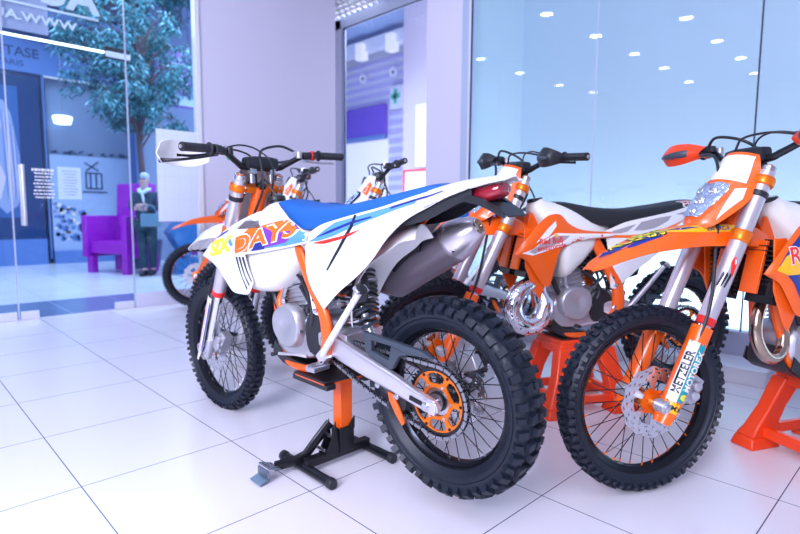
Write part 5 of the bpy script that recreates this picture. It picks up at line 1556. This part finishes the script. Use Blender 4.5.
# ---- person, standing with folded arms
def skinned(name, V, E, Rr, mt, parent, root_i=0, sub=2):
    me = bpy.data.meshes.new(name); me.from_pydata(V, E, []); me.materials.append(mt)
    o = bpy.data.objects.new(name, me); COL.objects.link(o); o.parent = parent
    md = o.modifiers.new('skin', 'SKIN'); md.use_smooth_shade = True
    sv = me.skin_vertices[0].data
    for i, r in enumerate(Rr): sv[i].radius = r if hasattr(r, '__len__') else (r, r); sv[i].use_root = (i == root_i)
    sb = o.modifiers.new('sub', 'SUBSURF'); sb.levels = sub; sb.render_levels = sub
    return o
def person():
    p = empty('person', (3.15, 9.02, 0), math.radians(-150 + 90 + 20)); tag(p, 'grey-haired person in dark jacket standing with folded arms beyond the glass doors', 'person')
    # local: faces -y
    SK = mat('skin', (.55, .36, .36), .5); JK = mat('dark_jacket', (.012, .04, .09), .8); TRS = mat('dark_trousers', (.012, .05, .08), .8); SHO = mat('dark_shoes', (.01, .015, .03), .5); HR = mat('grey_hair', (.45, .52, .62), .8); SC_ = mat('pale_scarf', (.55, .72, .75), .8)
    V = [(0, 0, .86), (0, 0, 1.05), (0, 0, 1.22), (0, -.0, 1.32), (0, -.005, 1.38), (0, -.015, 1.45), (0, -.02, 1.53),
         (.16, 0, 1.27), (.20, -.02, 1.06), (.02, -.17, 1.04), (-.04, -.19, 1.06),
         (-.16, 0, 1.27), (-.20, -.02, 1.06), (-.02, -.19, 1.10), (.05, -.20, 1.11),
         (.085, 0, .82), (.09, -.01, .45), (.085, .02, .09), (.085, -.10, .04),
         (-.085, 0, .82), (-.05, -.04, .46), (-.02, -.07, .09), (.0, -.17, .04)]
    E_ = [(0, 1), (1, 2), (2, 3), (3, 4), (4, 5), (5, 6), (2, 7), (7, 8), (8, 9), (9, 10), (2, 11), (11, 12), (12, 13), (13, 14), (0, 15), (15, 16), (16, 17), (17, 18), (0, 19), (19, 20), (20, 21), (21, 22)]
    R_ = [(.13, .10), (.12, .09), (.14, .10), (.07, .06), (.048, .048), (.070, .085), (.068, .082), .055, .045, .035, .030, .055, .045, .035, .030, .085, .055, .040, .038, .085, .055, .040, .038]
    b = skinned('body', V, E_, R_, SK, p)
    o = skinned('jacket', [(0, 0, .80), (0, 0, 1.0), (0, 0, 1.22), (0, 0, 1.31), (.165, 0, 1.27), (.205, -.02, 1.06), (.06, -.15, 1.05), (-.165, 0, 1.27), (-.205, -.02, 1.06), (-.06, -.165, 1.10)],
                [(0, 1), (1, 2), (2, 3), (2, 4), (4, 5), (5, 6), (2, 7), (7, 8), (8, 9)], [(.165, .13), (.15, .12), (.165, .12), (.08, .07), .068, .060, .048, .068, .060, .048], JK, p)
    o = skinned('trousers', [(0, 0, .86), (.085, 0, .80), (.09, -.01, .45), (.085, .02, .09), (-.085, 0, .80), (-.05, -.04, .46), (-.02, -.07, .09)], [(0, 1), (1, 2), (2, 3), (0, 4), (4, 5), (5, 6)], [(.15, .12), .098, .070, .055, .098, .070, .055], TRS, p)
    for x, y in ((.085, -.04), (-.01, -.12)):
        mb = MB(); mb.rings([ring_xz(x, .05, .045, .045, y + dy, n=14, e=3) if abs(dy) < .1 else ring_xz(x, .035, .03, .028, y + dy, n=14) for dy in (-.13, -.08, -.02, .05, .11)], SHO); mb.build('shoe', p)
    mb = MB(); mb.lathe([(-.03, .066), (.01, .078), (.04, .078), (.07, .064), (.09, .034), (.096, 0)], (0, .016, 1.53), (0, 0, 1), HR, n=20, sx=.9); mb.build('hair', p)
    mb = MB()
    mb.lathe([(0, .018), (.012, .012), (.026, .006)], (0, -.088, 1.50), (0, -1, -.3), SK, n=8); mb.build('nose', b)
    mb = MB()
    for sg in (-1, 1): mb.lathe([(0, .010), (.004, .006)], (.030 * sg, -.092, 1.525), (0, -1, 0), JK, n=8)
    mb.build('eyes', b); mb = MB(); mb.box((0, -.090, 1.455), (.04, .006, .008), REDG); mb.build('mouth', b)
    for sg in (-1, 1):
        mb = MB(); mb.lathe([(0, .02), (.008, .022), (.012, .012)], (.072 * sg, -.01, 1.50), (sg, 0, 0), SK, n=10); mb.build('ear', b)
    mb = MB()
    for sg in (-1, 1): mb.lathe([(0, .026), (.003, .028), (.003, .024), (0, .022)], (.032 * sg, -.100, 1.522), (0, -1, 0), BLACK, n=16, arc=(0, 2 * PI))
    mb.box((0, -.100, 1.525), (.02, .004, .004), BLACK); mb.build('glasses', p)
    mb = MB(); mb.tube([(.07, .02, 1.36), (.06, -.07, 1.34), (0, -.10, 1.30), (-.06, -.07, 1.34), (-.07, .02, 1.36)], .030, SC_, n=10, smooth=3); mb.tube([(.0, -.10, 1.31), (.02, -.125, 1.22), (.03, -.13, 1.14)], [.03, .035, .02], SC_, n=10, flat=.5, smooth=3); mb.build('scarf', p)
    # five fingers on each hand
    for hand, sg in ((Vector((-.05, -.195, 1.06)), -1), (Vector((.06, -.205, 1.11)), 1)):
        for k in range(4):
            q = hand + Vector((0, 0, .020 - k * .014)); mb = MB(); L = (.055, .062, .058, .046)[k]
            mb.tube([q, q + Vector((sg * L * .6, .0, -.004)), q + Vector((sg * L, .018, -.01))], [.0085, .008, .006], SK, n=8); mb.build('finger', b)
        mb = MB(); mb.tube([hand + Vector((0, 0, .02)), hand + Vector((sg * .02, -.005, .045))], [.010, .007], SK, n=8); mb.build('thumb', b)
    mb = MB(); mb.box((.16, -.225, .88), (.28, .08, .20), mat('grey_blue_bag', (.12, .26, .36), .7), Matrix.Rotation(.2, 3, 'Z')); mb.tube([(.05, -.225, .97), (.08, -.245, 1.10), (.20, -.245, 1.10), (.26, -.225, .97)], .008, MATS['grey_blue_bag'], n=8, smooth=3)
    hb_ = mb.build('handbag', None, bevel=.02); hb_.location = (0, 0, 0)
    hb_.matrix_world = Matrix.Translation((3.15, 9.02, 0)) @ Matrix.Rotation(p.rotation_euler.z, 4, 'Z')
    tag(hb_, 'grey-blue handbag held in the folded arms of the person', 'handbag')
person()

# ---- corridor seen through the narrow window
LAV = mat('corridor_lavender', (.50, .48, .82), .6); WHI = mat('corridor_white', (.80, .82, .92), .6)
structure(quadbox('ceiling_corridor', 4.9, 11.5, 3.4, 12.6, 6.15, 6.2, mat('corridor_ceiling', (.80, .82, .92), .8)))
mb = MB()
mb.box((10.05, 10.8, 3.4), (.1, 5.4, 6.8), mat('corridor_wall', (.74, .76, .90), .6))
cw = structure(mb.build('wall_corridor'))
mb = MB()
z = 3.95
while z < 5.2: mb.box((9.98, 11.4, z), (.03, 2.7, .10), LAV); z += .21
z = 1.2
while z < 3.9: mb.box((9.98, 10.45, z), (.03, .50, .12), LAV); z += .24
structure(mb.build('trim_3'))
mb = MB(); mb.box((9.6, 10.8, 5.30), (.25, 5.0, .30), WHI)
bm_ = tag(mb.build('light_beam'), 'long white beam with lamp boxes seen through the narrow window', 'beam')
LB = mat('beam_lamp_glow', (.6, .6, .7), .5, emit=(.9, .92, 1), es=.45)
for y in (12.4, 11.2, 10.05):
    mb = MB(); mb.box((9.45, y, 5.15), (.24, .24, .40), LB); mb.build('lamp_box', bm_)
for i, (y, z) in enumerate(((11.7, 4.65), (10.5, 4.62), (9.85, 4.72))):
    mb = MB(); mb.lathe([(0, .12), (.05, .14), (.06, .10), (.03, .07), (.03, 0)], (9.95, y, z), (-1, 0, 0), WHI, n=20); o = mb.build('wall_speaker')
    tag(o, 'round white speaker on the striped wall, ' + ('farthest left of three', 'middle of three', 'nearest the pillar')[i], 'speaker', 'round speakers on the striped wall')
    mb = MB(); mb.lathe([(0, .035), (.04, .03), (.045, 0)], (9.93, y, z), (-1, 0, 0), MBLUE, n=14); mb.build('speaker_cone', o)
mb = MB(); mb.box((9.90, 11.7, 3.45), (.12, 1.9, .80), mat('violet_fascia', (.14, .06, .60), .4)); s3 = tag(mb.build('pharmacy_fascia'), 'violet shop fascia seen through the narrow window', 'sign')
mb = MB(); mb.box((9.88, 11.7, 3.02), (.16, 1.9, .10), FASC); mb.build('fascia_edge', s3)
mb = MB(); mb.box((9.87, 10.30, 3.95), (.10, .42, .56), WHI); s4 = tag(mb.build('pharmacy_sign'), 'white sign with a green cross above the violet fascia', 'sign')
mb = MB(); GC = mat('green_cross', (.04, .55, .38), .5); mb.box((9.81, 10.30, 3.97), (.02, .11, .36), GC); mb.box((9.81, 10.30, 3.97), (.02, .32, .12), GC); mb.build('cross', s4)
GL = mat('shop_glow', (.5, .5, .6), .5, emit=(.82, .86, 1), es=.55)
mb = MB(); mb.box((9.95, 11.7, 1.6), (.06, 1.9, 2.7), GL); tag(mb.build('lit_shopfront'), 'bright lit shopfront below the violet fascia', 'shopfront')
mb = MB(); mb.box((9.1, 8.72, 3.0), (.4, .72, 6.2), bumpy(mat('speckled_stone', (.60, .54, .64), .7), 60, .6)); tag(mb.build('corridor_pillar'), 'speckled stone pillar seen at the right edge of the narrow window', 'pillar')
mb = MB(); mb.box((8.5, 8.08, 2.65), (.03, .40, 1.3), WHI); mb.box((8.5, 8.25, .95), (.04, .72, 1.9), WHI); mb.box((8.47, 8.60, .97), (.03, .04, 1.95), REDG); mb.box((8.47, 8.25, 1.93), (.03, .72, .04), REDG)
tag(mb.build('notice_board'), 'white board with a red frame in front of the speckled pillar', 'board')

# ------------------------------------------------------------------ stands
def lift_stand():
    r = empty('lift_stand', (1.36, 1.75, 0)); tag(r, 'narrow lift stand with orange column and black foot pedal under the front bike', 'stand')
    r.matrix_world = Matrix.Identity(4)
    for x in (1.175, 1.485):
        mb = MB(); mb.tube([(x, 1.575, .022), (x, 1.875, .022)], .0185, BLACKMETAL, n=18)
        t = mb.build('base_tube', r)
        for y, d in ((1.56, -1), (1.89, 1)):
            m2 = MB(); m2.lathe([(0, .0215), (.02, .0215), (.024, .019), (.024, 0)], (x, 1.575 if d < 0 else 1.875, .022), (0, d, 0), BLACK, n=18); m2.build('rubber_cap', t)
    mb = MB(); mb.box((1.33, 1.725, .045), (.32, .035, .035), BLACKMETAL); mb.build('cross_beam', r, bevel=.002)
    mb = MB(); mb.box((1.355, 1.725, .10), (.072, .062, .10), BLACKMETAL); mb.prism([(1.30, .19), (1.32, .06), (1.29, .045), (1.25, .06), (1.285, .13)], 1.70, 1.706, BLACKMETAL); mb.prism([(1.30, .19), (1.32, .06), (1.29, .045), (1.25, .06), (1.285, .13)], 1.745, 1.751, BLACKMETAL)
    mb.prism([(1.318, .14), (1.392, .14), (1.392, .19), (1.385, .19), (1.36, .158), (1.325, .155), (1.318, .165)], 1.690, 1.695, BLACKMETAL); mb.build('column_socket', r, bevel=.002)
    mb = MB(); mb.box((1.355, 1.725, .255), (.060, .052, .22), mat('orange_stand_paint', (.95, .12, .003), .35, coat=.3)); mb.build('column', r, bevel=.003)
    mb = MB(); mb.box((1.335, 1.765, .362), (.235, .20, .012), MATS['orange_stand_paint']); tp = mb.build('support_plate', r, bevel=.002)
    mb = MB()
    mb.box((1.335, 1.765, .372), (.24, .21, .010), BLACK); mb.build('rubber_mat', tp, bevel=.002)
    for x in (1.25, 1.44):
        mb = MB(); mb.box((x - .01, 1.765, .354), (.045, .235, .022), BLACK); mb.build('rubber_pad', tp, bevel=.003)
    mb = MB(); P = [(1.305, 1.745, .17), (1.25, 1.755, .115), (1.20, 1.765, .060), (1.15, 1.772, .046), (1.07, 1.785, .046)]
    mb.tube(P, .021, BLACKMETAL, n=12, flat=.6); mb.lathe([(-.03, .008), (.03, .008)], (1.295, 1.745, .12), (0, 1, 0), STEEL, n=10); mb.lathe([(-.03, .008), (.03, .008)], (1.255, 1.74, .075), (0, 1, 0), STEEL, n=10); lv = mb.build('foot_lever', r)
    mb = MB(); mb.box((1.05, 1.79, .052), (.055, .075, .006), PEDAL, Matrix.Rotation(.35, 3, 'Y')); mb.box((1.022, 1.79, .034), (.006, .075, .036), PEDAL); mb.box((1.005, 1.79, .014), (.04, .075, .005), PEDAL, Matrix.Rotation(-.3, 3, 'Y'))
    for k in range(3):
        for q in range(3): mb.lathe([(0, .005), (.004, .004)], (1.04 + k * .012, 1.765 + q * .024, .056 - k * .003), (0, 0, 1), STEEL, n=6)
    mb.build('pedal', lv)
lift_stand()

def bike_stand(q, label, group='orange plastic bike stands'):
    r = empty('bike_stand'); tag(r, label, 'stand')
    if group: r['group'] = group
    x, y, yaw = q
    c = Vector((x, y, 0)) + Matrix.Rotation(yaw, 3, 'Z') @ Vector((.68, 0, 0))
    r.matrix_world = Matrix.Translation(c) @ Matrix.Rotation(yaw, 4, 'Z')
    TOPZ = .375
    mb = MB(); mb.box((0, 0, TOPZ - .015), (.30, .24, .03), REDSTAND); mb.box((0, 0, TOPZ - .05), (.31, .25, .05), REDSTAND); mb.build('top_plate', r, bevel=.006)
    mb = MB(); mb.box((0, 0, TOPZ + .004), (.26, .20, .008), BLACK); mb.build('rubber_mat', r)
    for sx in (-1, 1):
        for sy in (-1, 1):
            top = Vector((sx * .11, sy * .10, TOPZ - .04)); bot = Vector((sx * .19, sy * .17, .05)); mb = MB()
            R = []
            for t, w, d_ in ((0, .055, .035), (.5, .048, .032), (.85, .060, .036), (1, .070, .045)):
                p = top.lerp(bot, t); R.append([p + Vector((a * w, b * d_, 0)) for a, b in ((-1, -1), (1, -1), (1, 1), (-1, 1))])
            mb.rings(R, REDSTAND); mb.rings([[Vector((bot.x + a * w, bot.y + b * d_, z)) for a, b in ((-1, -1), (1, -1), (1, 1), (-1, 1))] for z, w, d_ in ((.05, .070, .045), (.0, .085, .058))], REDSTAND)
            mb.build('leg', r, bevel=.008)
    for s_ in (-1, 1):
        mb = MB(); mb.box((s_ * .185, 0, .075), (.035, .30, .05), REDSTAND); mb.build('brace', r, bevel=.006)
        mb = MB(); mb.box((0, s_ * .165, .07), (.36, .03, .045), REDSTAND); mb.build('brace', r, bevel=.006)
    return r
bike_stand((3.358 + .153, .116 - .075, 2.685), 'orange plastic stand at the right edge under the orange bike', None)
bike_stand((3.304, 1.105, 2.65), 'orange plastic stand under the bike with the chrome exhaust pipe', None)

# ------------------------------------------------------------------ the bikes farther back
copy_bike(bike_main, (3.44, 2.348, 2.768, .030, .001, .058), 'white motorcycle with blue seat behind the front bike, bars against the narrow window', -.2, skip=('hand_guard', 'bar_tag'))
copy_bike(bike_main, (3.236, 2.966, 2.638, .012, -.006, .050), 'white motorcycle behind the front bike fuel cap, bars against the lavender pillar', -.036, skip=('hand_guard', 'bar_tag'))
copy_bike(bike_M, (3.82, 5.02, 2.70, .006, 0, .005), 'farthest motorcycle, its orange fender and black wheel left of the front bike', -.04)
